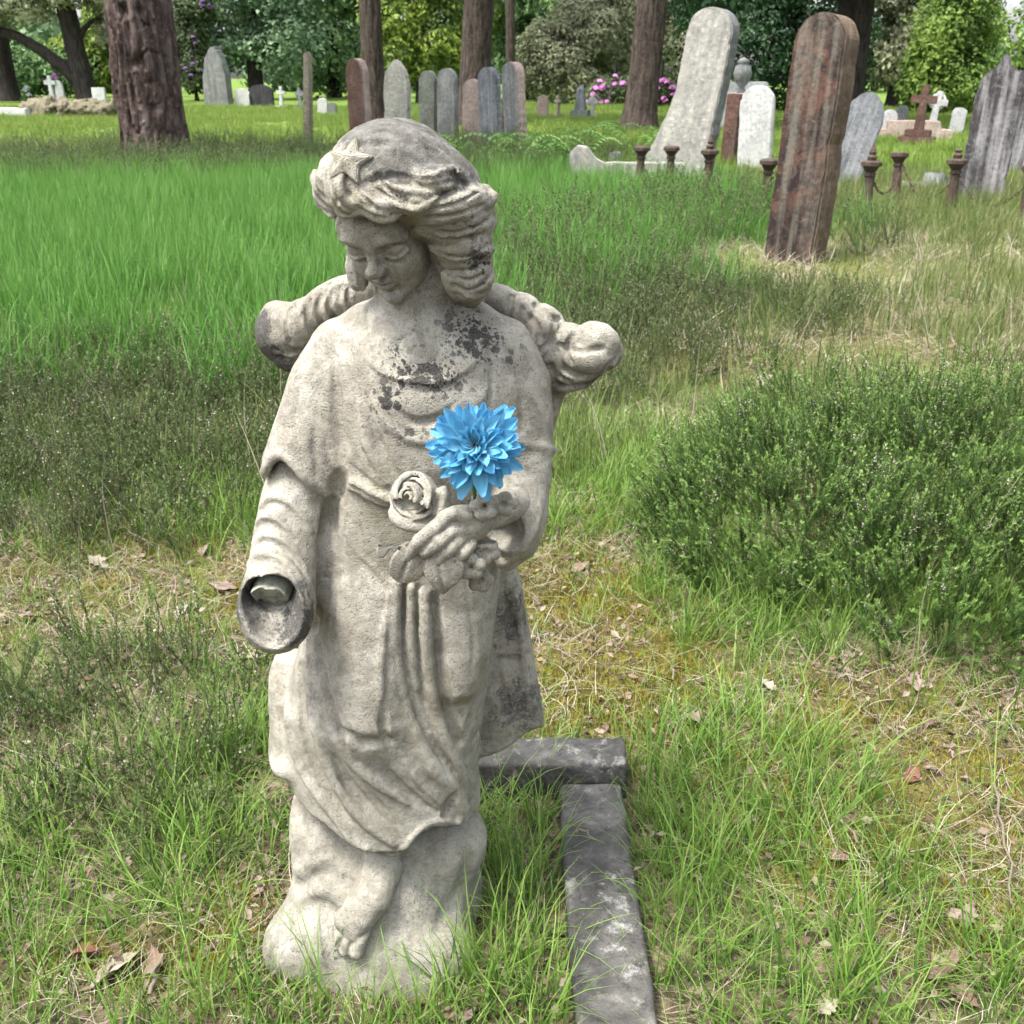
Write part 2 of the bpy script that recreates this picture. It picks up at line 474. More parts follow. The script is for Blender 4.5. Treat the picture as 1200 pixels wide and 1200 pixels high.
    f.op(below, W(290, 640, 1.22) - np.array([.01, .2, 0]), W(392, 528, 1.2) + np.array([0, .2, .01]), .004, 'sub')
    f.chain([W(358, 540, 1.205), W(345, 590, 1.185), W(336, 640, 1.155), W(327, 690, 1.115), W(324, 712, 1.10)], [.040, .0425, .0425, .041, .041], .004)
    f.chain([W(375, 560, 1.20), W(362, 640, 1.18), W(352, 700, 1.16)], [.028, .030, .026], .02)
    f.chain(cutL[2:] + np.array([0, .003, .003]), .0065, .004)
    groove([(388, 590), (383, 620), (374, 667), (368, 713), (366, 735)], [.008, .009, .009, .008, .006])
    f.ell(W(324, 714, 1.092), (.0425, .05, .055), .02)
    for q in ([(306, 592), (318, 583), (336, 590), (352, 606), (364, 624)], [(302, 612), (312, 606), (328, 614), (344, 627)],
              [(298, 636), (310, 628), (328, 634), (345, 648), (358, 666)], [(292, 660), (304, 650), (324, 654), (344, 668), (360, 694)]):
        ridge(q, [.003, .005, .0055, .004, .001], .35, .006)
        groove([(a, b + 7) for a, b in q], [.001, .003, .0035, .003, .001], 0, .006)
    # hollow of the broken sleeve
    f.ell(W(318, 722, 1.045), (.034, .056, .047), .004, 'sub')
    f.ell(W(315, 698, 1.085), (.031, .055, .027), .006, 'sub')
    # right sleeve: cape hem, elbow and hanging cuff
    groove([(612, 519), (628, 523), (648, 529)], [.003, .004, .004])
    f.chain([W(612, 525, 1.20), W(612, 560, 1.185), W(606, 590, 1.165)], [.036, .036, .036], .006)
    f.ell(W(605, 607, 1.165), (.036, .05, .050), .015)
    f.chain([W(602, 640, 1.17), W(594, 655, 1.16)], [.024, .015], .02)
    ridge([(585, 520), (605, 519), (630, 523), (650, 528)], [.003, .005, .005, .004])
    f.ell(W(586, 628, 1.11), (.030, .055, .029), .006, 'sub')
    f.chain(f.on(smooth_line([(600, 560), (616, 570), (628, 588), (630, 604), (622, 628), (606, 652), (590, 660)], 5), .003), .0045, .006)
    groove([(606, 545), (622, 556), (636, 574)], [.001, .003, .001])
    f.ell(W(548, 664, 1.10), (.05, .02, .012), .01, 'sub')
    f.grain(.0011, 40, 3, 3); f.grain(.0005, 220, 5, 2)

    # ---------------------------------------------------------------- neck and shoulders of the figure, head
    HS = 0.161
    hf = Field((-.075, -.095, -.092), (.075, .095, .10), 0.00125)
    def c(*p): return np.array(p) * HS
    hf.ell(c(0, .08, .14), c(.33, .42, .36), .0)
    hf.ell(c(0, -.08, -.12), c(.272, .31, .37), .02)
    hf.ell(c(0, -.17, -.31), c(.175, .20, .18), .02)
    for s in (-1, 1):
        hf.ell(c(s * .145, -.245, -.18), c(.115, .125, .12), .015)
    hf.ell(c(0, -.335, -.435), c(.066, .066, .068), .014)
    hf.ell(c(0, -.33, .12), c(.22, .08, .12), .03)
    for s in (-1, 1):
        hf.ell(c(s * .145, -.44, -.035), c(.110, .085, .066), .008, 'sub')
        hf.chain([c(s * .06, -.385, .035), c(s * .15, -.385, .062), c(s * .25, -.32, .03)], c(.022, .026, .018), .009)
        hf.ell(c(s * .142, -.328, -.045), c(.078, .062, .056), .004)
        # heavy lowered lid, its edge and the crease above it
        hf.chain(smooth_line([c(s * .075, -.362, -.075), c(s * .14, -.388, -.092), c(s * .20, -.366, -.086), c(s * .235, -.325, -.065)], 4), HS * .014, .0025)
        hf.chain(smooth_line([c(s * .085, -.375, -.105), c(s * .15, -.392, -.122), c(s * .215, -.355, -.112)], 4), HS * .014, .003, 'sub')
        hf.chain(smooth_line([c(s * .085, -.385, -.005), c(s * .155, -.388, .014), c(s * .225, -.34, -.005)], 4), HS * .011, .004, 'sub')
        hf.ell(c(s * .044, -.437, -.158), c(.030, .036, .028), .005)
        hf.ell(c(s * .026, -.478, -.178), c(.014, .018, .010), .004, 'sub')
        hf.ell(c(s * .088, -.392, -.300), c(.016, .016, .016), .008, 'sub')
    hf.chain([c(0, -.375, .03), c(0, -.405, -.04), c(0, -.455, -.11), c(0, -.478, -.142)], c(.030, .028, .034, .046), .008)
    hf.chain([c(0, -.43, -.20), c(0, -.412, -.245)], c(.012, .014), .008, 'sub')
    hf.chain(smooth_line([c(-.072, -.375, -.287), c(-.026, -.410, -.262), c(0, -.412, -.268), c(.026, -.410, -.262), c(.072, -.375, -.287)], 3), HS * .021, .005)
    hf.chain(smooth_line([c(-.052, -.380, -.308), c(0, -.408, -.316), c(.052, -.380, -.308)], 3), HS * .025, .005)
    hf.chain(smooth_line([c(-.080, -.395, -.293), c(0, -.432, -.286), c(.080, -.395, -.293)], 3), HS * .011, .0025, 'sub')
    hf.chain([c(-.05, -.385, -.362), c(.05, -.385, -.362)], HS * .02, .010, 'sub')
    hf.grain(.0009, 70, 9, 3)
    HR = (Matrix.Rotation(math.radians(-20), 3, 'Z') @ Matrix.Rotation(math.radians(27), 3, 'X') @ Matrix.Rotation(math.radians(-5), 3, 'Y'))
    HR = np.array(HR); HC = np.array([-.1345, 1.19, 1.0535])
    nf = Field((-.26, 1.10, .84), (-.02, 1.33, 1.05), 0.0025)
    nf.chain([W(470, 320, 1.215), W(480, 355, 1.215), W(486, 385, 1.22), W(490, 425, 1.225)], [.034, .036, .042, .055], .0)
    nf.ell(W(487, 415, 1.208), (.066, .056, .038), .02)
    nf.grain(.0012, 60, 4, 3)

    # ---------------------------------------------------------------- hair
    gf = Field((-.28, 1.05, .92), (.02, 1.36, 1.17), 0.0018)
    gf.ell(W(464, 222, 1.215), (.078, .088, .076), .0)
    gf.ell(W(454, 206, 1.165), (.064, .066, .052), .02)
    gf.ell(W(505, 222, 1.175), (.055, .055, .045), .02)
    def lock(p, r, st=(5, .0035, 60), k=.005):
        pts = smooth_line([W(*q) for q in p], 5)
        rr = np.interp(np.linspace(0, 1, len(pts)), np.linspace(0, 1, len(r)), r)
        gf.chain(pts, rr, k, 'add', st)
    # wavy fringe over the forehead, lobe by lobe
    lock([(386, 196, 1.16), (384, 214, 1.148), (396, 232, 1.13)], [.011, .014, .010], (3, .0025, 60), .008)
    lock([(374, 210, 1.178), (379, 230, 1.165), (392, 246, 1.15)], [.010, .012, .008], (3, .0025, 60), .008)
    lock([(404, 198, 1.118), (398, 222, 1.112), (408, 240, 1.112), (424, 238, 1.108)], [.010, .014, .013, .007], (3, .003, 70), .006)
    lock([(418, 210, 1.112), (428, 232, 1.106), (448, 246, 1.102), (466, 244, 1.104)], [.009, .013, .012, .006], (3, .003, 70), .006)
    lock([(440, 208, 1.112), (462, 226, 1.102), (486, 236, 1.098), (505, 232, 1.104)], [.008, .013, .014, .007], (4, .003, 70), .006)
    lock([(470, 205, 1.112), (500, 212, 1.106), (526, 208, 1.122), (540, 214, 1.14)], [.008, .012, .013, .009], (4, .003, 60), .008)
    for q in ([(412, 205), (420, 225), (436, 240)], [(440, 205), (456, 222), (476, 236)], [(470, 205), (492, 218), (516, 222)], [(385, 205), (388, 222), (396, 236)]):
        gf.chain(gf.spline_on(q), .0026, .003, 'sub')
    # waves swept back to the right
    lock([(480, 250, 1.125), (512, 248, 1.12), (542, 240, 1.135), (562, 236, 1.165)], [.011, .020, .024, .020], (3, .0028, 45))
    lock([(520, 200, 1.16), (540, 222, 1.16), (556, 244, 1.165)], [.012, .020, .018], (3, .002, 50))
    lock([(494, 268, 1.13), (525, 270, 1.128), (550, 262, 1.14), (563, 258, 1.165)], [.009, .015, .020, .018], (3, .0025, 50))
    lock([(512, 288, 1.14), (535, 294, 1.138), (557, 287, 1.148), (563, 290, 1.17)], [.009, .015, .019, .016], (3, .0025, 50))
    lock([(520, 300, 1.155), (542, 308, 1.15), (556, 306, 1.165)], [.010, .016, .017], (3, .0022, 50))
    lock([(521, 315, 1.165), (535, 329, 1.153), (553, 328, 1.150), (560, 318, 1.165)], [.010, .016, .021, .018], (3, .0028, 50))
    lock([(540, 300, 1.19), (548, 328, 1.20), (546, 342, 1.215)], [.03, .028, .02], (4, .002, 60))
    gf.ell(W(532, 262, 1.20), (.04, .05, .055), .01)
    for q in ([(500, 246), (530, 240), (560, 226)], [(498, 254), (530, 252), (566, 240)], [(512, 272), (540, 272), (570, 258)], [(510, 280), (540, 280), (568, 272)], [(526, 300), (548, 300), (570, 290)],
              [(530, 318), (550, 316), (570, 306)], [(530, 334), (552, 340), (572, 326)], [(528, 322), (548, 328), (566, 322)]):
        gf.chain(gf.spline_on(q), .0022, .002, 'sub')
    # lock behind the cheek on the left
    lock([(414, 250, 1.20), (420, 290, 1.205), (420, 314, 1.20), (421, 330, 1.20)], [.012, .011, .013, .010], (3, .0025, 50))
    gf.chain([W(512, 300, 1.15), W(516, 318, 1.16), W(522, 335, 1.17)], [.005, .007, .006], .006, 'sub')
    for q in ([(395, 180), (425, 168), (455, 168)], [(430, 214), (470, 205), (500, 210)], [(505, 175), (528, 198), (545, 222)]):
        gf.chain(gf.spline_on(q), .0014, .008, 'sub')
    # dig out the hair where the face shows
    fa = HR @ c(0, -.36, -.16) + HC; 
    gf.ell(HR @ c(.0, -.38, -.20) + HC, c(.33, .24, .36), .004, 'sub', rot=tuple(Matrix(HR.tolist()).to_euler()))
    gf.grain(.0016, 60, 12, 3); gf.grain(.0008, 200, 13, 2)

    # ---------------------------------------------------------------- wings (broken short)
    wl_ = Field((-.36, 1.19, .78), (-.10, 1.40, 1.02), 0.0025)
    wl_.chain([W(440, 350, 1.28), W(400, 365, 1.29), W(362, 385, 1.29), W(332, 394, 1.285)], [.028, .036, .038, .034], .0)
    wl_.ell(W(326, 384, 1.285), (.024, .026, .034), .012)
    wl_.chain([W(360, 400, 1.28), W(345, 415, 1.28), W(338, 425, 1.285)], [.032, .024, .012], .012)
    wl_.chain([W(418, 338, 1.265), W(394, 346, 1.265), W(372, 358, 1.265), W(358, 372, 1.26)], [.018, .02, .018, .012], .004)
    wl_.chain([W(420, 330, 1.275), W(404, 336, 1.27), W(390, 342, 1.27)], [.012, .014, .008], .004)
    for (x, y, Y, r, rt) in ((420, 340, 1.262, (.024, .020, .020), .4), (400, 350, 1.256, (.024, .022, .024), .5), (376, 362, 1.252, (.022, .022, .028), .5), (352, 380, 1.250, (.024, .024, .032), .3), (330, 388, 1.262, (.022, .024, .034), .1),
                           (345, 410, 1.262, (.022, .020, .014), .4), (342, 422, 1.268, (.016, .018, .010), .4)):
        wl_.ell(W(x, y, Y + .002), r, .0025, rot=(0, rt, 0))
    for q in ([(392, 338), (386, 358), (392, 376)], [(362, 352), (360, 372), (368, 392)], [(350, 350), (346, 362), (352, 372)], [(322, 408), (338, 414), (352, 411)], [(328, 418), (342, 422), (354, 420)], [(412, 332), (408, 350), (414, 366)], [(376, 346), (372, 366), (380, 386)], [(338, 362), (334, 384), (340, 402)], [(400, 336), (396, 352), (402, 370)]):
        wl_.chain(wl_.spline_on(q, -.001), .0044, .0010, 'sub')
    wl_.grain(.0016, 45, 22, 3); wl_.grain(.0007, 200, 23, 2)
    wr = Field((-.06, 1.19, .74), (.17, 1.40, 1.0), 0.0025)
    wr.chain([W(560, 360, 1.28), W(596, 372, 1.28), W(630, 395, 1.28)], [.026, .03, .034], .0)
    wr.ell(W(628, 392, 1.262), (.036, .026, .040), .006, rot=(0, .5, 0))
    wr.chain([W(640, 410, 1.27), W(672, 415, 1.27), W(704, 413, 1.27)], [.030, .034, .024], .006)
    wr.ell(W(697, 408, 1.262), (.036, .03, .026), .006, rot=(0, .2, 0))
    wr.chain([W(655, 440, 1.275), W(680, 440, 1.275), W(705, 428, 1.28)], [.022, .018, .010], .006)
    wr.chain([W(632, 420, 1.285), W(642, 460, 1.285), W(640, 500, 1.285)], [.030, .022, .012], .012)
    for (x, y, Y, r, rt) in ((590, 352, 1.262, (.026, .02, .018), .5), (612, 366, 1.254, (.028, .02, .024), .6), (634, 384, 1.246, (.022, .02, .026), .3), (622, 404, 1.244, (.022, .02, .026), .6), (614, 420, 1.250, (.018, .018, .020), .5),
                           (668, 398, 1.250, (.026, .022, .020), .2), (700, 400, 1.244, (.030, .024, .024), .4), (690, 418, 1.240, (.036, .024, .022), .1), (676, 436, 1.250, (.030, .022, .014), -.15), (668, 450, 1.262, (.026, .02, .010), -.2),
                           (640, 440, 1.262, (.022, .02, .030), .2), (640, 476, 1.272, (.018, .018, .026), .1)):
        wr.ell(W(x, y, Y + .003), r, .0025, rot=(0, rt, 0))
    for q in ([(628, 358), (642, 372), (656, 374)], [(612, 362), (610, 390), (620, 420)], [(605, 405), (622, 418), (640, 406)], [(625, 432), (634, 438), (646, 428)], [(655, 442), (672, 450), (694, 446), (716, 432)], [(662, 432), (682, 441), (704, 436), (722, 422)], [(656, 405), (680, 412), (706, 408)], [(630, 450), (636, 470), (634, 490)], [(640, 362), (650, 380), (646, 402)], [(600, 348), (596, 372), (606, 398)], [(672, 392), (664, 408), (668, 426)], [(622, 372), (632, 388), (630, 408)], [(645, 430), (648, 452), (644, 476)]):
        wr.chain(wr.spline_on(q, -.001), .0044, .0010, 'sub')
    wr.grain(.0015, 50, 32, 3); wr.grain(.0007, 200, 33, 2)

    # ---------------------------------------------------------------- rock base, foot
    bf = Field((-.36, 1.03, -.03), (.02, 1.42, .30), 0.0030)
    bc = W(452, 1040, 1.23)
    bf.ell((bc[0], 1.255, -.02), (.150, .185, .235), .0)
    bf.ell(W(352, 1106, 1.13), (.055, .058, .050), .05)
    bf.ell(W(500, 1130, 1.125), (.075, .06, .07), .04)
    bf.ell(W(430, 1150, 1.12), (.09, .055, .05), .04)
    bf.ell(W(372, 940, 1.24), (.032, .06, .045), .05)
    bf.ell(W(378, 1000, 1.19), (.036, .045, .06), .06)
    bf.ell(W(535, 985, 1.22), (.045, .06, .05), .05)
    for q, r in (([(345, 945), (352, 975), (346, 1010)], .006), ([(474, 1012), (500, 1035), (530, 1058)], .003), ([(345, 1040), (380, 1026), (400, 1035)], .004),
                 ([(520, 1080), (540, 1050), (552, 1010)], .006), ([(340, 1075), (375, 1062), (395, 1075)], .006)):
        bf.chain(bf.spline_on(q), r, .02, 'sub')
    bf.grain(.003, 12, 41, 2); bf.grain(.0014, 40, 42, 3); bf.grain(.0009, 190, 43, 2)
    ff = Field((-.25, 1.03, .02), (-.10, 1.22, .26), 0.0016)
    def rock(px, py, push): return bf.on([(px, py)], push)[0]
    an = W(447, 985, 1.16); hl = W(446, 1032, 1.148)
    ff.chain([an, W(446, 1012, 1.140)], [.0275, .0265], .0)
    ff.chain([W(447, 1024, 1.136), rock(438, 1052, -.010), rock(425, 1074, -.009), rock(417, 1090, -.007)], [.0275, .0245, .0205, .0165], .016)
    ff.chain([W(432, 1032, 1.132), rock(416, 1060, -.008), rock(402, 1082, -.007)], [.015, .015, .0125], .016)
    ff.ell(rock(412, 1077, -.008), (.024, .016, .011), .012)
    for i, (q0, q1, r) in enumerate([((427, 1090), (418, 1115), .0105), ((414, 1088), (404, 1113), .0085), ((405, 1084), (394, 1108), .0080), ((398, 1079), (387, 1100), .0074), ((393, 1072), (382, 1090), .0068)]):
        a, b = rock(*q0, -.010), rock(*q1, -.008)
        ff.chain([a, (a + b) / 2 + np.array([0, -.002, .004]), b], [r * .88, r * .95, r * 1.0], .0018)
    ff.grain(.0010, 80, 51, 3)

    # ---------------------------------------------------------------- forearm, hand and bouquet
    mf = Field((-.14, 1.02, .62), (.04, 1.22, .78), 0.0014)
    mf.chain([W(618, 580, 1.165), W(590, 597, 1.115), W(566, 608, 1.085)], [.021, .0185, .0155], .0)
    mf.ell(W(548, 615, 1.073), (.023, .014, .020), .012, rot=(0, .5, 0))
    mf.ell(W(530, 622, 1.066), (.015, .012, .016), .010, rot=(0, .5, 0))
    for p, r in (([(522, 606, 1.062), (509, 619, 1.052), (492, 633, 1.050), (479, 652, 1.060)], .0085),
                 ([(530, 622, 1.060), (516, 634, 1.048), (500, 646, 1.052), (497, 651, 1.060)], .0085),
                 ([(539, 632, 1.062), (528, 643, 1.050), (514, 656, 1.055), (511, 660, 1.064)], .0080),
                 ([(552, 638, 1.066), (543, 648, 1.056), (529, 661, 1.060), (526, 664, 1.068)], .0073)):
        mf.chain([W(*q) for q in p], [r * .95, r * 1.02, r * .95, r * .8], .0035)
    mf.chain([W(547, 602, 1.068), W(532, 601, 1.060), W(521, 604, 1.062)], [.011, .0085, .006], .006)
    mf.grain(.0008, 90, 61, 3)

    def shell(F_, C, r, o, cut, t=.0016, k=.002):
        C = np.array(C); o = np.array(o, float); o /= np.linalg.norm(o)
        def fn(x, y, z):
            x, y, z = x - C[0], y - C[1], z - C[2]
            d = np.abs(np.sqrt(x * x + y * y + z * z) - r) - t
            return np.maximum(d, x * o[0] + y * o[1] + z * o[2] - cut).astype(np.float32)
        F_.op(fn, C - r - .004, C + r + .004, k)
    rf = Field((-.17, 1.02, .66), (-.04, 1.14, .79), 0.0011)
    RC = W(484, 582, 1.075)
    shell(rf, RC, .0270, (-.5, -.75, .45), .006, .0022)
    shell(rf, RC + np.array([.002, -.002, .002]), .0245, (.45, -.75, .5), .007, .0020)
    shell(rf, RC + np.array([-.001, -.005, .003]), .0195, (-.15, -.75, .65), .0075, .0020)
    shell(rf, RC + np.array([-.003, -.008, .004]), .0145, (-.55, -.7, .3), .0065, .0018)
    shell(rf, RC + np.array([-.004, -.011, .005]), .0095, (.2, -.75, .6), .0050, .0017)
    shell(rf, RC + np.array([-.004, -.013, .005]), .0050, (-.3, -.75, .5), .0030, .0015)
    rf.ell(RC + np.array([0, .008, -.003]), .020, .002)
    rf.ell(W(516, 592, 1.072), (.011, .012, .024), .003, rot=(0, .25, 0))
    rf.ell(W(512, 590, 1.055), (.007, .012, .018), .003, 'sub', rot=(0, .25, 0))
    rf.ell(W(483, 606, 1.07), (.028, .02, .010), .003, rot=(.5, .25, 0))
    rf.ell(W(481, 600, 1.052), (.024, .02, .008), .003, 'sub', rot=(.5, .25, 0))
    rf.grain(.0008, 90, 71, 3)
    lf = Field((-.18, 1.02, .56), (.02, 1.15, .70), 0.0015)
    def leafslab(F_, pix, Y, thick, bulge, k=.0015):
        pl = np.array([W(x, y, Y) for x, y in smooth_line(pix + pix[:1], 3)[:-1]])[:, (0, 2)]; cc = pl.mean(0)
        def fn(x, y, z):
            x2, z2 = np.broadcast_arrays(x[:, 0, 0][:, None], z[0, 0, :][None, :])
            d = np.full(x2.shape, 1e9); sg = np.ones(x2.shape)
            for i in range(len(pl)):
                p, q = pl[i], pl[i - 1]; ex, ez = q - p; wx, wz = x2 - p[0], z2 - p[1]
                t = np.clip((wx * ex + wz * ez) / (ex * ex + ez * ez + 1e-12), 0, 1)
                d = np.minimum(d, (wx - ex * t) ** 2 + (wz - ez * t) ** 2)
                c1 = z2 >= p[1]; c2 = z2 < q[1]; c3 = ex * wz > ez * wx
                sg = np.where((c1 & c2 & c3) | (~c1 & ~c2 & ~c3), -sg, sg)
            d2 = (sg * np.sqrt(d))[:, None, :]
            r2 = (x - cc[0]) ** 2 + (z - cc[1]) ** 2
            dy = np.abs(y - (Y + bulge * r2 * 60 + .5 * (z - cc[1]) * -.25)) - thick
            return (np.sqrt(np.maximum(d2 + .0015, 0) ** 2 + np.maximum(dy + .0015, 0) ** 2) - .0015 + np.minimum(np.maximum(d2 + .0015, dy + .0015), 0)).astype(np.float32)
        F_.op(fn, (pl[:, 0].min() - .004, Y - .03, pl[:, 1].min() - .004), (pl[:, 0].max() + .004, Y + .04, pl[:, 1].max() + .004), k)
    leafslab(lf, [(470, 640), (459, 654), (456, 671), (463, 683), (477, 685), (490, 681), (500, 668), (501, 650), (488, 640)], 1.058, .0038, .10)
    leafslab(lf, [(500, 650), (497, 671), (504, 684), (513, 697), (521, 700), (528, 691), (541, 678), (543, 661), (528, 650), (512, 646)], 1.052, .0038, .10)
    leafslab(lf, [(453, 616), (446, 630), (441, 648), (450, 652), (458, 643), (464, 648), (474, 638), (484, 640), (488, 622), (470, 612)], 1.070, .0038, -.1)
    lf.chain([W(480, 645, 1.088), W(507, 645, 1.088), W(540, 655, 1.088), W(562, 648, 1.092)], [.011, .013, .013, .012], .004)
    lf.chain(lf.spline_on([(512, 655), (516, 675), (521, 696)]), .0024, .0015, 'sub')
    lf.chain(lf.spline_on([(484, 645), (476, 662), (470, 680)]), .0024, .0015, 'sub')
    for (fx, fy, Y, rr, ro) in ((552, 664, 1.066, .010, .3), (570, 646, 1.078, .009, .9), (563, 680, 1.085, .008, .1)):
        for a in range(5):
            t = ro + a * 2 * math.pi / 5
            lf.ell(W(fx, fy, Y) + np.array([math.cos(t) * rr, 0, math.sin(t) * rr]), (.0085, .007, .0085), .0015)
        lf.ell(W(fx, fy, Y - .006), (.0035, .0035, .0035), .002, 'sub')
    lf.grain(.0008, 70, 81, 3)
    sf = Field((-.07, 1.02, .68), (.03, 1.13, .78), 0.0012)
    for (fx, fy, Y, rr, ro) in ((568, 593, 1.060, .0095, .5), (590, 590, 1.072, .008, .1)):
        for a in range(5):
            t = ro + a * 2 * math.pi / 5
            sf.ell(W(fx, fy, Y) + np.array([math.cos(t) * rr, -.001 * a, math.sin(t) * rr]), (.008, .006, .0075), .0015)
        sf.ell(W(fx, fy, Y - .005), (.0032, .0032, .0032), .002, 'sub')
    sf.chain([W(605, 588, 1.085), W(600, 592, 1.08), W(560, 585, 1.075)], [.005, .006, .008], .004)
    sf.grain(.0008, 90, 91, 3)

    # broken stump of the wrist inside the left sleeve
    tf = Field((-.33, 1.02, .54), (-.20, 1.20, .74), 0.0014)
    rim = f.cast(314, 666)[1]
    pc = W(314, 697, rim + .004)
    A, B = pc + np.array([.008, .060, .012]), pc + np.array([-.002, -.014, -.010])
    tf.chain([A, B], [.0225, .0225], .0)
    ax = (B - A) / np.linalg.norm(B - A); pn = np.array([-.08, -.78, -.62]); pn /= np.linalg.norm(pn); pn = pn
    tf.op(lambda x, y, z: (-( (x - pc[0]) * pn[0] + (y - pc[1]) * pn[1] + (z - pc[2]) * pn[2])
                           + .003 * np.sin(x * 300) * np.sin(y * 400 + z * 250)).astype(np.float32), tf.lo, tf.lo + tf.n * tf.h, .0, 'sub')
    tf.grain(.0015, 90, 95, 3)

    # ---------------------------------------------------------------- meshes with their stain and dark-patch masks
    def ball(V, px, py, Y, r, soft=.5):
        d = np.linalg.norm(V - W(px, py, Y), axis=1) / r
        return np.clip((1 - d) / soft, 0, 1)
    def part(name, fld, mat, parent, masks, label=None, xf=None):
        V, fa = fld.mesh()
        if xf is not None: V = V @ xf[0].T + xf[1]
        me = mesh_np(name, V - ST, fa)
        for an in ('stain', 'spots', 'dark_patch', 'green'):
            v = np.zeros(len(V))
            for m in masks.get(an, []): v = np.maximum(v, m[-1] * ball(V, *m[:-1]))
            attr(me, an, v)
        o = obj(name, me, mat, parent)
        if label: o['label'] = label
        return o
    M = stone_statue()
    part('base', bf, M, root, dict(stain=[(500, 1060, 1.12, .12, 1, .55), (340, 1110, 1.08, .09, 1, .6)], spots=[(498, 982, 1.12, .03, .8, .9), (510, 1062, 1.12, .05, .8, .5)]), 'rounded pale rock the angel stands on')
    part('foot', ff, M, root, dict(), 'bare right foot resting on the rock')
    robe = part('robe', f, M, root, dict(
        spots=[(490, 425, 1.13, .085, .8, .95), (455, 470, 1.12, .055, .8, .9), (560, 390, 1.17, .075, .8, .95), (610, 420, 1.17, .05, .9, .8), (520, 440, 1.13, .06, .9, .9),
               (480, 500, 1.12, .06, .9, .75), (340, 600, 1.14, .06, 1, .30), (540, 790, 1.10, .05, 1, .35), (600, 820, 1.26, .05, 1, .8), (400, 440, 1.16, .06, 1, .45), (620, 470, 1.18, .05, 1, .5), (560, 450, 1.13, .05, 1, .6)],
        stain=[(335, 500, 1.16, .06, 1, .4), (600, 720, 1.265, .13, 1, .85), (605, 820, 1.265, .10, 1, 1.0), (560, 850, 1.26, .06, 1, .8), (480, 950, 1.1, .06, 1, .45),  # dark grey over the back mantle and the hollow beside the leg
               (625, 470, 1.2, .07, 1, .5), (480, 420, 1.12, .07, 1, .35), (620, 640, 1.17, .06, 1, .5), (530, 800, 1.11, .05, 1, .3)],
        dark_patch=[(352, 690, 1.075, .030, .7, .9), (345, 730, 1.07, .045, .6, 1), (288, 710, 1.085, .042, .6, 1), (300, 745, 1.09, .045, .7, 1), (325, 668, 1.07, .02, .9, .8), (330, 755, 1.10, .03, .9, .6),
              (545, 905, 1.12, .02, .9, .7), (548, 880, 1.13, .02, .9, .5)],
        green=[(440, 600, 1.13, .10, 1, .5), (520, 870, 1.1, .10, 1, .4), (330, 860, 1.2, .1, 1, .5)]))
    part('neck', nf, M, root, dict(spots=[(500, 395, 1.16, .06, .8, .5)], green=[(470, 360, 1.16, .04, 1, .6)]))
    part('head', hf, M, root, dict(spots=[(468, 268, 1.10, .02, .8, .9)], green=[(495, 330, 1.13, .05, 1, .8), (455, 345, 1.11, .04, 1, .6), (480, 262, 1.11, .04, 1, .4)]),
         'downturned face with lowered eyelids', (HR, HC))
    hair = part('hair', gf, M, root, dict(stain=[(465, 180, 1.15, .085, .45, 1), (515, 190, 1.15, .07, .5, 1), (440, 160, 1.16, .06, .5, 1), (480, 150, 1.21, .10, .5, 1), (545, 225, 1.17, .05, .7, .8), (520, 195, 1.19, .07, .6, 1), (455, 190, 1.13, .05, .7, 1), (480, 200, 1.13, .05, .7, .9), (430, 165, 1.15, .045, .6, .9), (550, 220, 1.19, .04, .8, .8), (385, 200, 1.16, .03, 1, .6), (470, 175, 1.25, .10, .6, 1)],
         spots=[(545, 250, 1.14, .05, .7, .8), (560, 300, 1.15, .05, .7, .8), (470, 235, 1.10, .03, .8, .8), (410, 180, 1.13, .03, .8, .5)],
         green=[(500, 270, 1.12, .06, .8, .9), (415, 250, 1.11, .04, .9, .8), (540, 320, 1.15, .04, .9, .6)]), 'wavy shoulder-length carved hair darkened by lichen on the crown')
    part('wing', wl_, M, root, dict(dark_patch=[(304, 386, 1.262, .036, .5, 1.1), (314, 408, 1.262, .036, .6, 1.0), (338, 428, 1.265, .034, .7, 1.0)], spots=[(400, 338, 1.27, .05, .8, .7), (365, 350, 1.27, .04, .8, .7)], stain=[(390, 350, 1.26, .05, 1, .4)]),
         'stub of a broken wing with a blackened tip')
    part('wing', wr, M, root, dict(dark_patch=[(700, 450, 1.262, .032, .8, .8), (724, 434, 1.262, .03, .8, .8)], spots=[(690, 388, 1.25, .03, .9, .4)], stain=[(640, 450, 1.26, .06, 1, .5), (595, 352, 1.26, .05, 1, .5), (700, 380, 1.25, .05, 1, .4)]),
         'stub of a broken wing with pale rounded end')
    part('hand', mf, M, root, dict(), 'hand clasping the carved flowers')
    bq = part('carved_bouquet', lf, M, root, dict(stain=[(560, 670, 1.08, .04, 1, .4)], green=[(500, 690, 1.08, .05, 1, .5)]))
    part('carved_rose', rf, M, bq, dict(green=[(490, 595, 1.06, .03, 1, .5)]), 'carved open rose above the fingers')
    part('carved_blossom', sf, M, bq, dict(), 'small five-petalled carved blossoms beside the wrist')
    part('wrist_stump', tf, stone_break(), root, dict(), 'rough broken wrist inside the empty sleeve')

    # star in the hair
    bm = bmesh.new(); ro, ri = .0275, .0130
    fr = [bm.verts.new((math.sin(i * math.pi / 5) * (ro if i % 2 == 0 else ri), -.003, math.cos(i * math.pi / 5) * (ro if i % 2 == 0 else ri))) for i in range(10)]
    bk = [bm.verts.new((v.co.x, .016, v.co.z)) for v in fr]
    cf, cb = bm.verts.new((0, -.0105, 0)), bm.verts.new((0, .016, 0))
    for i in range(10):
        j = (i + 1) % 10
        bm.faces.new((fr[i], fr[j], cf)); bm.faces.new((bk[j], bk[i], cb)); bm.faces.new((fr[j], fr[i], bk[i], bk[j]))
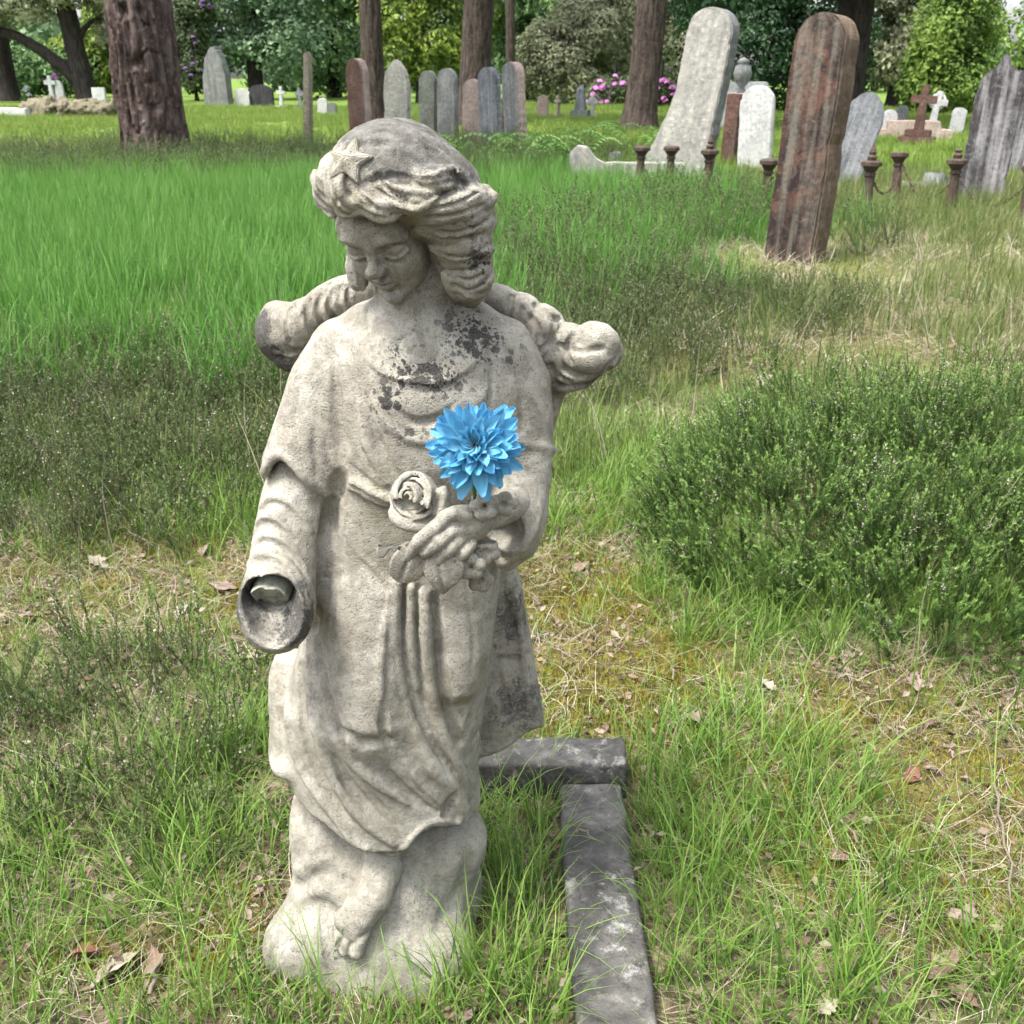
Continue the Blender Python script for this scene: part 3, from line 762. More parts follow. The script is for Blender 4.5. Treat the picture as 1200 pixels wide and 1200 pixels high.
    bmesh.ops.bevel(bm, geom=[e for e in bm.edges], offset=.0011, segments=2, affect='EDGES')
    me = bm_mesh('star', bm, False)
    for an, v in (('stain', .25), ('spots', .2), ('dark_patch', 0), ('green', .2)): attr(me, an, np.full(len(me.vertices), v))
    st = obj('star', me, M, hair)
    st.location = Vector(gf.cast(410, 192) + np.array([0, -.001, .002]) - ST); st.rotation_euler = (math.radians(-32), math.radians(4), math.radians(-22))
    st['label'] = 'five-pointed carved star on the brow'
    return root

def stone_statue():
    m = NT('statue_limestone'); co = m.coord('Object')
    n1 = m.noise(co, 9, 5, .6); n2 = m.noise(co, 60, 4, .6); n3 = m.noise(co, 520, 2, .5); n4 = m.noise(co, 28, 6, .65, .6)
    base = m.ramp(n1, [(.3, (.240, .225, .180)), (.5, (.308, .293, .246)), (.7, (.362, .350, .308))])
    base = m.mix(m.ramp(n4, [(.42, 0), (.60, .75)]), base, (.168, .155, .128))
    base = m.mix(m.math('MULTIPLY', m.ramp(n2, [(.5, 0), (.68, 1)]), .45), base, (.365, .357, .326))
    pit = m.ramp(n3, [(.30, 1), (.42, 0)])
    base = m.mix(m.math('MULTIPLY', pit, .5), base, (.13, .12, .10))
    base = m.mix(m.ramp(m.noise(co, 14, 7, .75, .5), [(.52, 0), (.72, .55)]), base, (.21, .195, .17))
    base = m.mix(m.ramp(m.noise(co, 170, 5, .75), [(.53, 0), (.67, .58)]), base, (.112, .106, .093))
    base = m.mix(m.ramp(m.noise(co, 6, 3, .6), [(.55, 0), (.70, .35)]), base, (.222, .194, .162))
    # thin green-ochre algae
    g = m.math('MULTIPLY', m.attr('green'), m.ramp(m.noise(co, 35, 5, .65), [(.32, 0), (.62, .85)]))
    base = m.mix(g, base, (.190, .182, .098))
    # grey lichen crust; the same grey also darkens the back mantle
    s = m.math('ADD', m.noise(co, 75, 6, .72), m.math('MULTIPLY', m.noise(co, 300, 3, .6), .35))
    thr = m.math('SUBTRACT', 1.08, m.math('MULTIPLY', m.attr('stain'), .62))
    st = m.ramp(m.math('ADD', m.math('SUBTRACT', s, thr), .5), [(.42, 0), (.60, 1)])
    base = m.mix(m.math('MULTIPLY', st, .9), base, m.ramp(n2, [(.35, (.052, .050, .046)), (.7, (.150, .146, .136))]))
    # black lichen dots
    jit = m.node('ShaderNodeTexNoise'); jit.inputs['Scale'].default_value = 150; jit.inputs['Detail'].default_value = 6; jit.inputs['Roughness'].default_value = .7
    m.link(co, jit.inputs['Vector'])
    va = m.node('ShaderNodeVectorMath'); va.operation = 'MULTIPLY_ADD'; va.inputs[1].default_value = (.011, .011, .011)
    m.link(jit.outputs['Color'], va.inputs[0]); m.link(co, va.inputs[2])
    dots = None
    for sc_, lim, th in ((70, .42, .40), (140, .40, .48), (290, .4, .4)):
        v = m.voronoi(va.outputs[0], sc_)
        sep = m.node('ShaderNodeSeparateColor'); m.link(v.outputs['Color'], sep.inputs[0])
        size = m.math('MULTIPLY', m.math('SUBTRACT', m.math('ADD', m.math('MULTIPLY', m.attr('spots'), 1.0), m.math('MULTIPLY', m.noise(co, 30, 2), .9)), m.math('ADD', sep.outputs[0], .32)), .75)
        d = m.ramp(m.math('SUBTRACT', size, v.outputs['Distance']), [(.0, 0), (.09, 1)])
        dots = d if dots is None else m.math('MAXIMUM', dots, d)
    base = m.mix(m.math('MULTIPLY', dots, m.math('MULTIPLY', m.attr('spots'), 1.3, True)), base, m.ramp(n3, [(.35, (.026, .025, .023)), (.65, (.075, .071, .066))]))
    # near-black patches: wing tips, cuff hollow, hem hollow
    so = m.math('ADD', m.attr('dark_patch'), m.math('MULTIPLY', m.math('SUBTRACT', m.noise(co, 110, 6, .75), .5), 2.6))
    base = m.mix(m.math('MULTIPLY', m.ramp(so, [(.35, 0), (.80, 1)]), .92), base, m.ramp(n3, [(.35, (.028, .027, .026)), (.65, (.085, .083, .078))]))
    m.bump(m.math('ADD', m.math('MULTIPLY', n3, .45), m.math('ADD', n2, m.math('MULTIPLY', pit, -.4))), .75, .0028)
    return m.base(base, .9, .2)
def stone_break():
    m = NT('broken_limestone'); co = m.coord('Object')
    n = m.noise(co, 130, 5, .7)
    m.bump(n, .8, .004)
    return m.base(m.ramp(n, [(.3, (.15, .155, .12)), (.7, (.34, .35, .29))]), .9, .2)
# ================================================================== ground and what grows on it
def ground_z(x, y):
    x = np.asarray(x, float); y = np.asarray(y, float)
    near = np.clip((y - 1.8) / 4, 0, 1)
    return near * (.05 * vnoise(x * .35, y * .35, 0, 5) + .025 * vnoise(x * 1.1, y * 1.1, 0, 6)) + .008 * vnoise(x * 5, y * 5, 0, 7)
def ell_mask(x, y, blobs):
    v = np.zeros(np.shape(x))
    for (px, py, rx, ry, w) in blobs:
        g = G(px, py); d = np.sqrt(((x - g[0]) / rx) ** 2 + ((y - g[1]) / ry) ** 2)
        v = np.maximum(v, w * np.clip((1.25 - d) / .6, 0, 1))
    return v
# where the photograph shows bare moss and straw, heather and lush grass (pixel on the ground, radii in metres)
MOSS = [(700, 745, .34, .40, 1.2), (690, 820, .14, .14, 1.1), (640, 700, .15, .3, .9), (760, 850, .18, .16, .8), (950, 920, .28, .2, .9), (1080, 860, .35, .25, .9), (1000, 1010, .22, .16, .9), (1150, 960, .3, .2, .8), (1100, 1080, .2, .12, .7),
        (60, 690, .4, .25, .8), (250, 700, .22, .25, .9), (150, 640, .35, .3, .6), (250, 1130, .12, .08, .9), (110, 1130, .15, .06, .7), (640, 620, .25, .5, .5), (290, 1060, .05, .1, .7),
        (840, 410, .5, .6, .9), (930, 300, .7, 1.0, .9), (1080, 300, 1.2, .8, .6), (1060, 420, .5, .6, .5)]
HEATH = [(100, 500, 1.3, 1.0, 1.2), (270, 480, 1.0, .9, 1.1), (60, 590, .8, .45, .9), (230, 560, .5, .4, .8), (60, 850, .32, .25, .9), (120, 940, .25, .2, .8), (200, 800, .25, .2, .6), (700, 380, .9, 1.1, 1), (640, 450, .45, .5, .8), (900, 380, .6, .5, .7),
         (760, 300, 1.6, 1.6, .8), (820, 262, 1.0, 1.0, 1), (150, 200, 4.2, 2.2, 1), (320, 190, 3.0, 2.6, 1), (40, 205, 2.5, 2, 1), (500, 195, 2.6, 3, .8), (40, 960, .2, .15, .6)]
LUSH = [(880, 960, .28, .28, 1), (800, 1080, .16, .25, 1), (900, 1150, .3, .15, .9), (590, 960, .10, .2, 1), (600, 1110, .06, .15, 1), (770, 960, .08, .2, 1), (860, 720, .3, .25, .9), (980, 700, .3, .2, .8), (730, 560, .4, .5, .7),
        (270, 600, .3, .25, .9), (280, 920, .22, .22, .9), (180, 1040, .25, .12, .7), (50, 1100, .15, .1, .8), (1130, 1150, .2, .1, .7), (420, 1190, .3, .04, .9), (1180, 720, .2, .2, .7), (540, 900, .2, .06, .9), (30, 1000, .15, .1, .6)]

def build_ground():
    ys = np.concatenate([np.linspace(-1.5, 4, 90), np.geomspace(4.1, 230, 90)])
    xs = np.concatenate([-np.geomspace(180, 3.1, 45), np.linspace(-3, 3, 90), np.geomspace(3.1, 180, 45)])
    X, Y = np.meshgrid(xs, ys, indexing='ij')
    Z = ground_z(X, Y)
    V = np.stack([X, Y, Z], -1).reshape(-1, 3); n = len(ys)
    i, j = np.meshgrid(np.arange(len(xs) - 1), np.arange(n - 1), indexing='ij')
    a = (i * n + j).ravel(); fa = np.stack([a, a + n, a + n + 1, a + 1], 1)
    me = mesh_np('ground', V, fa)
    attr(me, 'moss', ell_mask(V[:, 0], V[:, 1], MOSS)); attr(me, 'heath', ell_mask(V[:, 0], V[:, 1], HEATH))
    m = NT('turf_soil'); co = m.coord('Object')
    n1 = m.noise(co, 2.2, 5, .6); n2 = m.noise(co, 28, 5, .65); n3 = m.noise(co, 160, 3, .6)
    soil = m.ramp(n2, [(.3, (.045, .035, .025)), (.6, (.10, .080, .052))])
    straw = m.ramp(n3, [(.35, (.10, .080, .05)), (.6, (.24, .20, .13))])
    c = m.mix(m.ramp(n2, [(.42, 0), (.6, .8)]), soil, straw)
    mossc = m.ramp(n3, [(.3, (.065, .065, .012)), (.7, (.18, .155, .03))])
    c = m.mix(m.math('MULTIPLY', m.attr('moss'), m.ramp(n2, [(.38, 0), (.55, .9)])), c, mossc)
    dist = m.node('ShaderNodeSeparateXYZ'); m.link(co, dist.inputs[0])
    far = m.ramp(m.math('DIVIDE', dist.outputs['Y'], 60.0), [(.05, 0), (.25, 1)])
    lawn = m.ramp(n1, [(.3, (.070, .125, .022)), (.55, (.105, .165, .030)), (.75, (.16, .19, .05))])
    c = m.mix(far, c, lawn)
    m.bump(m.math('ADD', n2, m.math('MULTIPLY', n3, .5)), .7, .02)
    tag(obj('ground', me, m.base(c, .95, .1)), 'rough cemetery turf with moss and dry straw', kind='structure')

# ---- small plant meshes that the ground cover is made of
def blades(n, h, w, spread, lean, seg=4, seed=0, flat=0.0, droop=.5, up=0.0, curl=.25):
    r = np.random.default_rng(seed); V = []; Fq = []; T = []; C = []
    for b in range(n):
        a = r.uniform(0, 2 * math.pi); rad = spread * math.sqrt(r.uniform()); p = np.array([rad * math.cos(a), rad * math.sin(a), 0.0])
        H = r.uniform(*h); wd = w * r.uniform(.6, 1.25); az = r.uniform(0, 2 * math.pi) if spread > .05 else a + r.normal() * .9
        th = abs(r.normal()) * lean + flat * r.uniform(.75, 1.0); bend = r.uniform(.2, 1.0) * droop; tw = r.uniform(-.8, .8)
        p[2] = -.012 + up * r.uniform(); d_az = r.normal() * curl
        base = len(V); cc = r.uniform()
        for s in range(seg + 1):
            t = s / seg; ang = th + bend * t * t * 1.6
            ang = min(ang, 1.75)
            az2 = az + d_az * t
            side = np.array([-math.sin(az2 + tw * (1 - t * .5)), math.cos(az2 + tw * (1 - t * .5)), 0])
            ww = wd * (1 - t ** 1.8) * .5 + wd * .02
            V.append(p - side * ww); V.append(p + side * ww); T += [t, t]; C += [cc, cc]
            stp = H / seg
            p = p + stp * np.array([math.sin(ang) * math.cos(az2), math.sin(ang) * math.sin(az2), math.cos(ang)])
            if flat: p[2] = max(p[2], -.004)
        for s in range(seg):
            k = base + 2 * s; Fq.append((k, k + 1, k + 3, k + 2))
    me = mesh_np('blades', V, Fq); attr(me, 't', T); attr(me, 'c', C); return me
def sprig(seed, h=.16, stems=5, leaf=.0055, flow=8, spread=.03, lean=.35, dense=3):
    r = np.random.default_rng(seed); V = []; Fa = []; T = []; C = []
    def tri(a, b, c_, d, t, cc):
        k = len(V); V.extend([a, b, c_, d]); Fa.append((k, k + 1, k + 2, k + 3)); T.extend([t] * 4); C.extend([cc] * 4)
    for s in range(stems):
        a = r.uniform(0, 6.283); p0 = np.array([math.cos(a), math.sin(a), 0]) * spread * r.uniform(.1, 1); az = a + r.normal() * .6; ln = abs(r.normal()) * lean
        H = h * r.uniform(.6, 1.1); d = np.array([math.sin(ln) * math.cos(az), math.sin(ln) * math.sin(az), math.cos(ln)])
        bend = r.normal(size=3) * .25; n = 22
        pts = [p0 + d * H * t + bend * H * t * t * np.array([1, 1, .2]) * .5 for t in np.linspace(0, 1, n)]
        sd = np.cross(d, [0.3, .2, .9]); sd /= np.linalg.norm(sd)
        for i in range(0, n - 5, 5):
            tri(pts[i] - sd * .0008, pts[i] + sd * .0008, pts[i + 5] + sd * .0006, pts[i + 5] - sd * .0006, i / n, 0.02)
        for i in range(3, n):
            for q in range(dense):
                b = r.uniform(0, 6.283); o = np.array([math.cos(b), math.sin(b), r.uniform(.8, 1.9)]); o /= np.linalg.norm(o)
                L = leaf * r.uniform(.7, 1.3); sd2 = np.cross(o, [0, 0, 1]); sd2 = sd2 / (np.linalg.norm(sd2) + 1e-6) * L * .19
                tri(pts[i], pts[i] + o * L * .5 - sd2, pts[i] + o * L, pts[i] + o * L * .5 + sd2, i / n, .1 + .6 * r.uniform())
        for q in range(flow):
            i = int(r.uniform(n * .5, n)); b = r.uniform(0, 6.283); o = np.array([math.cos(b), math.sin(b), .2]); c0 = pts[min(i, n - 1)] + o * .003
            u = r.normal(size=3); u /= np.linalg.norm(u); w = np.cross(u, [0.1, .9, .3]); w /= np.linalg.norm(w); e = .0023
            tri(c0 - u * e, c0 - w * e, c0 + u * e, c0 + w * e, 1, 1.0); u2 = np.cross(u, w); tri(c0 - u2 * e, c0 - w * e, c0 + u2 * e, c0 + w * e, 1, 1.0)
    me = mesh_np('sprig', V, Fa, False); attr(me, 't', T); attr(me, 'c', C); return me

def flakes(n, seed):
    r = np.random.default_rng(seed); V = []; C = []
    for i in range(n):
        p = np.array([r.normal() * .04, r.normal() * .04, r.uniform(0, .012)]); nr = r.normal(size=3) * .5 + np.array([0, 0, 1]); nr /= np.linalg.norm(nr)
        u = np.cross(nr, r.normal(size=3)); u /= np.linalg.norm(u); v = np.cross(nr, u); L = r.uniform(.003, .013); w = L * r.uniform(.2, .7)
        V += [p - u * L, p - v * w + nr * .002, p + u * L * r.uniform(.5, 1), p + v * w + nr * .002]; C += [r.uniform()] * 4
    me = mesh_np('flakes', V, np.arange(4 * n).reshape(-1, 4), False); attr(me, 't', np.zeros(4 * n)); attr(me, 'c', C); return me
def leafy(name, stops, straw=None, trans=.3, var=.25, rough=.55, flower=None, tip=None):
    """blade colour from its own random value, the tuft's random value and its length"""
    m = NT(name)
    oi = m.node('ShaderNodeObjectInfo')
    k = m.math('ADD', m.math('MULTIPLY', oi.outputs['Random'], var * 2), m.math('MULTIPLY', m.attr('c'), 1 - var * 2))
    c = m.ramp(k, stops)
    if tip: c = m.mix(m.ramp(m.attr('t'), [(.55, 0), (1.0, .8)]), c, tip)
    if flower: c = m.mix(m.ramp(m.attr('c'), [(.9, 0), (.93, 1)]), c, flower)
    m.base(c, rough, .3)
    tr = m.node('ShaderNodeBsdfTranslucent'); m.link(c, tr.inputs['Color'])
    mx = m.node('ShaderNodeMixShader'); mx.inputs[0].default_value = trans
    m.link(m.b.outputs[0], mx.inputs[1]); m.link(tr.outputs[0], mx.inputs[2]); m.link(mx.outputs[0], m.out.inputs['Surface'])
    return m.m

def scatter(name, meshes, mat, P, scl, label, cat, tilt=.12, rotz=None, seed=0):
    """one ground-cover object whose points each carry a small plant"""
    r = np.random.default_rng(seed); n = len(P)
    me = bpy.data.meshes.new(name); me.vertices.add(n); me.vertices.foreach_set('co', np.asarray(P, np.float32).ravel())
    rot = np.stack([r.normal(size=n) * tilt, r.normal(size=n) * tilt, r.uniform(0, 6.283, n) if rotz is None else rotz], 1)
    a = me.attributes.new('rot', 'FLOAT_VECTOR', 'POINT'); a.data.foreach_set('vector', rot.astype(np.float32).ravel())
    a = me.attributes.new('scl', 'FLOAT', 'POINT'); a.data.foreach_set('value', np.asarray(scl, np.float32))
    a = me.attributes.new('idx', 'INT', 'POINT'); a.data.foreach_set('value', r.integers(0, len(meshes), n).astype(np.int32))
    coll = bpy.data.collections.new(name + '_plants')
    for i, q in enumerate(meshes):
        if len(q.materials) == 0: q.materials.append(mat)
        coll.objects.link(bpy.data.objects.new(name + '_plant', q))
    g = bpy.data.node_groups.new(name, 'GeometryNodeTree')
    g.interface.new_socket('Geometry', in_out='INPUT', socket_type='NodeSocketGeometry')
    g.interface.new_socket('Geometry', in_out='OUTPUT', socket_type='NodeSocketGeometry')
    N, L = g.nodes, g.links
    gi, go = N.new('NodeGroupInput'), N.new('NodeGroupOutput')
    iop = N.new('GeometryNodeInstanceOnPoints'); ci = N.new('GeometryNodeCollectionInfo')
    ci.inputs[0].default_value = coll; ci.inputs[1].default_value = True; ci.inputs[2].default_value = True
    def named(nm, typ):
        q = N.new('GeometryNodeInputNamedAttribute'); q.data_type = typ; q.inputs[0].default_value = nm; return q.outputs[0]
    L.new(gi.outputs[0], iop.inputs['Points']); L.new(ci.outputs[0], iop.inputs['Instance'])
    iop.inputs['Pick Instance'].default_value = True
    L.new(named('idx', 'INT'), iop.inputs['Instance Index'])
    L.new(named('rot', 'FLOAT_VECTOR'), iop.inputs['Rotation'])
    L.new(named('scl', 'FLOAT'), iop.inputs['Scale'])
    L.new(iop.outputs[0], go.inputs[0])
    o = obj(name, me); o.modifiers.new('plants', 'NODES').node_group = g
    return tag(o, label, cat, kind='stuff')

def sample(y0, y1, per_m2, seed, xm=1.35):
    """random spots on the turf inside a fan in front of the path"""
    r = np.random.default_rng(seed)
    hw = lambda y: xm * (.5 * (y * .92 + .47)) + .40
    A = (y1 - y0) * (hw(y0) + hw(y1)); n = int(A * per_m2)
    y = r.uniform(y0, y1, n * 2); y = y[r.uniform(size=len(y)) < hw(y) / hw(y1)]
    x = r.uniform(-1, 1, len(y)) * hw(y)
    return x[:n], y[:n], r
KX0, KX1, KY = .080, .200, 1.485
def blocked(x, y):
    st = ((x - ST[0] + .0) / .155) ** 2 + ((y - 1.235) / .17) ** 2 < 1
    k1 = (x > KX0 - .004) & (x < KX1 + .004) & (y < KY + .02)
    k2 = (x > -.5) & (x < KX1 + .02) & (y > KY - .004) & (y < KY + .09)
    return st | k1 | k2
def put(x, y, keep):
    keep = keep & ~blocked(x, y); x, y = x[keep], y[keep]
    return np.stack([x, y, ground_z(x, y)], 1)

def build_cover():
    green = leafy('fresh_grass', [(0, (.036, .092, .020)), (.3, (.090, .185, .030)), (.65, (.160, .285, .046)), (1, (.29, .36, .11))], trans=.42, tip=(.24, .34, .085))
    tall = leafy('tall_meadow_grass', [(0, (.038, .125, .022)), (.5, (.080, .215, .034)), (1, (.145, .290, .058))], trans=.42, tip=(.17, .31, .075))
    mid = leafy('rough_grass', [(0, (.060, .085, .028)), (.4, (.115, .165, .042)), (.7, (.17, .21, .07)), (.85, (.25, .22, .12)), (1, (.34, .29, .18))], trans=.4)
    lawn = leafy('lawn_grass', [(0, (.095, .165, .028)), (.5, (.155, .235, .042)), (1, (.26, .30, .08))], trans=.4)
    dry = leafy('dry_straw', [(0, (.075, .053, .037)), (.25, (.17, .135, .095)), (.6, (.29, .25, .18)), (1, (.40, .37, .305))], trans=.15, var=.1, rough=.7)
    mossm = leafy('moss', [(0, (.080, .090, .010)), (.5, (.180, .165, .016)), (1, (.30, .235, .028))], trans=.2, var=.3, rough=.8)
    heath = leafy('heather_green', [(0, (.085, .060, .042)), (.14, (.080, .070, .040)), (.3, (.060, .090, .032)), (.55, (.095, .145, .042)), (.85, (.155, .22, .065)), (1, (.18, .24, .07))], trans=.35, var=.12, flower=(.55, .46, .43))
    # near ground, within a few steps
    x, y, r = sample(.72, 3.6, 900, 1)
    w = .24 + .95 * ell_mask(x, y, LUSH) - .35 * ell_mask(x, y, MOSS) - .15 * ell_mask(x, y, HEATH) + .22 * fbm(x * 3, y * 3, 0, 21, 2)
    P = put(x, y, r.uniform(size=len(x)) < np.clip(w, .03, 1))
    scatter('fresh_grass', [blades(11, (.05, .20), .0034, .028, .55, 5, 100 + i, droop=.95) for i in range(10)], green, P, r.uniform(.6, 1.15, len(P)), 'bright green grass blades growing around the statue and kerb', 'grass', .18, seed=2)
    x, y, r = sample(.72, 4.2, 1250, 3)
    w = .70 - .50 * ell_mask(x, y, MOSS) + .1 * fbm(x * 3, y * 3, 0, 22, 2)
    P = put(x, y, r.uniform(size=len(x)) < w)
    scatter('short_grass', [blades(10, (.03, .10), .0026, .035, .6, 4, 150 + i, droop=.9) for i in range(6)], green, P, r.uniform(.6, 1.2, len(P)), 'short green grass thinly covering the near turf', 'grass', .2, seed=4)
    x, y, r = sample(.72, 4.2, 520, 5)
    w = .40 + .12 * ell_mask(x, y, MOSS) - .25 * ell_mask(x, y, LUSH) + .2 * fbm(x * 4, y * 4, 0, 23, 2)
    P = put(x, y, r.uniform(size=len(x)) < w); P[:, 2] += .002
    scatter('dry_straw', [blades(18, (.03, .13), .0015, .06, .35, 5, 200 + i, flat=1.25, droop=.35, up=.026, curl=1.1) for i in range(8)], dry, P, r.uniform(.6, 1.2, len(P)), 'pale dry straw lying tangled on the turf', 'dry grass', .12, seed=6)
    x, y, r = sample(.72, 3.8, 3200, 7)
    w = ell_mask(x, y, MOSS) * (.60 + .9 * fbm(x * 5, y * 5, 0, 24, 2))
    P = put(x, y, r.uniform(size=len(x)) < w)
    scatter('moss', [blades(38, (.010, .026), .0026, .022, .5, 2, 250 + i, droop=.4) for i in range(4)], mossm, P, r.uniform(1.0, 1.9, len(P)), 'yellow-green moss cushions between the grass', 'moss', .1, seed=8)
    # crumbs of leaf litter and bark in the thatch
    lit = leafy('leaf_litter', [(0, (.045, .029, .020)), (.3, (.095, .062, .043)), (.65, (.17, .122, .094)), (1, (.29, .24, .195))], trans=.1, var=.05, rough=.8)
    x, y, r = sample(.72, 3.8, 520, 27)
    P = put(x, y, r.uniform(size=len(x)) < .45 + .15 * fbm(x * 4, y * 4, 0, 29, 2)); P[:, 2] += .003
    scatter('leaf_litter', [flakes(14, 900 + i) for i in range(6)], lit, P, r.uniform(.6, 1.3, len(P)), 'brown crumbs of leaf and bark litter in the turf', 'leaf litter', .15, seed=28)
    # heather ground cover, near and farther
    sp = [sprig(300 + i, .15, 6, .0082, 2 if i % 2 else 0) for i in range(5)]
    x, y, r = sample(.75, 6.5, 380, 9)
    w = ell_mask(x, y, HEATH) * (.85 + .5 * fbm(x * 2, y * 2, 0, 25, 2)) * np.clip(1.1 - y * .07, .4, 1) * (1 - ell_mask(x, y, [(935, 320, .9, 1.2, 1)]))
    P = put(x, y, r.uniform(size=len(x)) < w)
    scatter('heather', sp, heath, P, r.uniform(.7, 1.3, len(P)) * (.75 + .1 * P[:, 1]), 'low dark heather sprigs spread through the grass', 'heather', .25, seed=10)
    sp2 = [sprig(330 + i, .34, 12, .018, 3, .12, .5) for i in range(4)]
    x, y, r = sample(6.0, 17, 26, 11)
    w = ell_mask(x, y, HEATH) * (.8 + .5 * fbm(x * 1, y * 1, 0, 26, 2)) * (1 - ell_mask(x, y, [(935, 320, .9, 1.2, 1)]))
    P = put(x, y, r.uniform(size=len(x)) < w)
    scatter('far_heather', sp2, heath, P, r.uniform(.7, 1.3, len(P)), 'dark heather patches farther out between the graves', 'heather', .2, seed=12)
    # middle distance: tall meadow grass on the left, rougher grass on the right
    tl = [(150, 300, 3.2, 3.0, 1), (280, 380, 1.6, 1.3, 1), (60, 360, 2.2, 1.6, 1), (330, 250, 3.5, 4, 1), (620, 270, 1.6, 3.0, .8), (520, 250, 3, 4, 1), (60, 240, 4, 3, 1)]
    x, y, r = sample(3.0, 14, 85, 13)
    bare = ell_mask(x, y, [(935, 315, .9, 1.1, 1), (1080, 300, 1.0, .6, .6)])
    tm = ell_mask(x, y, tl) * (1 - bare)
    P = put(x, y, r.uniform(size=len(x)) < tm * 1.1)
    scatter('meadow_grass', [blades(26, (.16, .42), .0075, .13, .30, 4, 400 + i, droop=.55) for i in range(6)], tall, P, r.uniform(.6, 1.05, len(P)), 'tall lush meadow grass behind the statue', 'grass', .1, seed=14)
    x, y, r = sample(3.0, 14, 75, 15)
    tm = ell_mask(x, y, tl); ms = np.maximum(ell_mask(x, y, MOSS), 1.6 * ell_mask(x, y, [(935, 315, .9, 1.1, 1)]))
    P = put(x, y, r.uniform(size=len(x)) < (1 - .8 * tm) * (1 - .55 * ms) * (1 - .55 * ell_mask(x, y, HEATH)) * (.75 + .4 * fbm(x * 1.5, y * 1.5, 0, 27, 2)))
    scatter('rough_grass', [blades(26, (.08, .24), .0060, .12, .45, 4, 450 + i, droop=.6) for i in range(6)], mid, P, r.uniform(.55, 1.2, len(P)), 'rough mixed grass around the headstones', 'grass', .12, seed=16)
    x, y, r = sample(3.0, 12, 60, 17)
    P = put(x, y, r.uniform(size=len(x)) < .12 + .5 * ell_mask(x, y, MOSS))
    scatter('far_straw', [blades(26, (.08, .22), .0042, .16, .3, 3, 480 + i, flat=1.2, droop=.3, up=.03) for i in range(4)], dry, P, r.uniform(.7, 1.2, len(P)), 'dry straw in the middle distance', 'dry grass', .1, seed=18)
    # stray tall flowering stalks
    x, y, r = sample(1.8, 6, 7, 19)
    P = put(x, y, r.uniform(size=len(x)) < .9)
    scatter('grass_stalks', [blades(2, (.30, .55), .0028, .03, .25, 6, 500 + i, droop=.5) for i in range(5)], dry, P, r.uniform(.6, 1.1, len(P)), 'straw-coloured grass stalks bending above the turf', 'grass', .15, seed=20)
    # far lawns
    x, y, r = sample(12, 42, 5.0, 21, 1.2)
    P = put(x, y, r.uniform(size=len(x)) < .95)
    scatter('lawn', [blades(90, (.06, .17), .013, .42, .4, 2, 520 + i, droop=.5) for i in range(5)], lawn, P, r.uniform(.7, 1.3, len(P)), 'mown grass stretching away between the graves', 'grass', .03, seed=22)

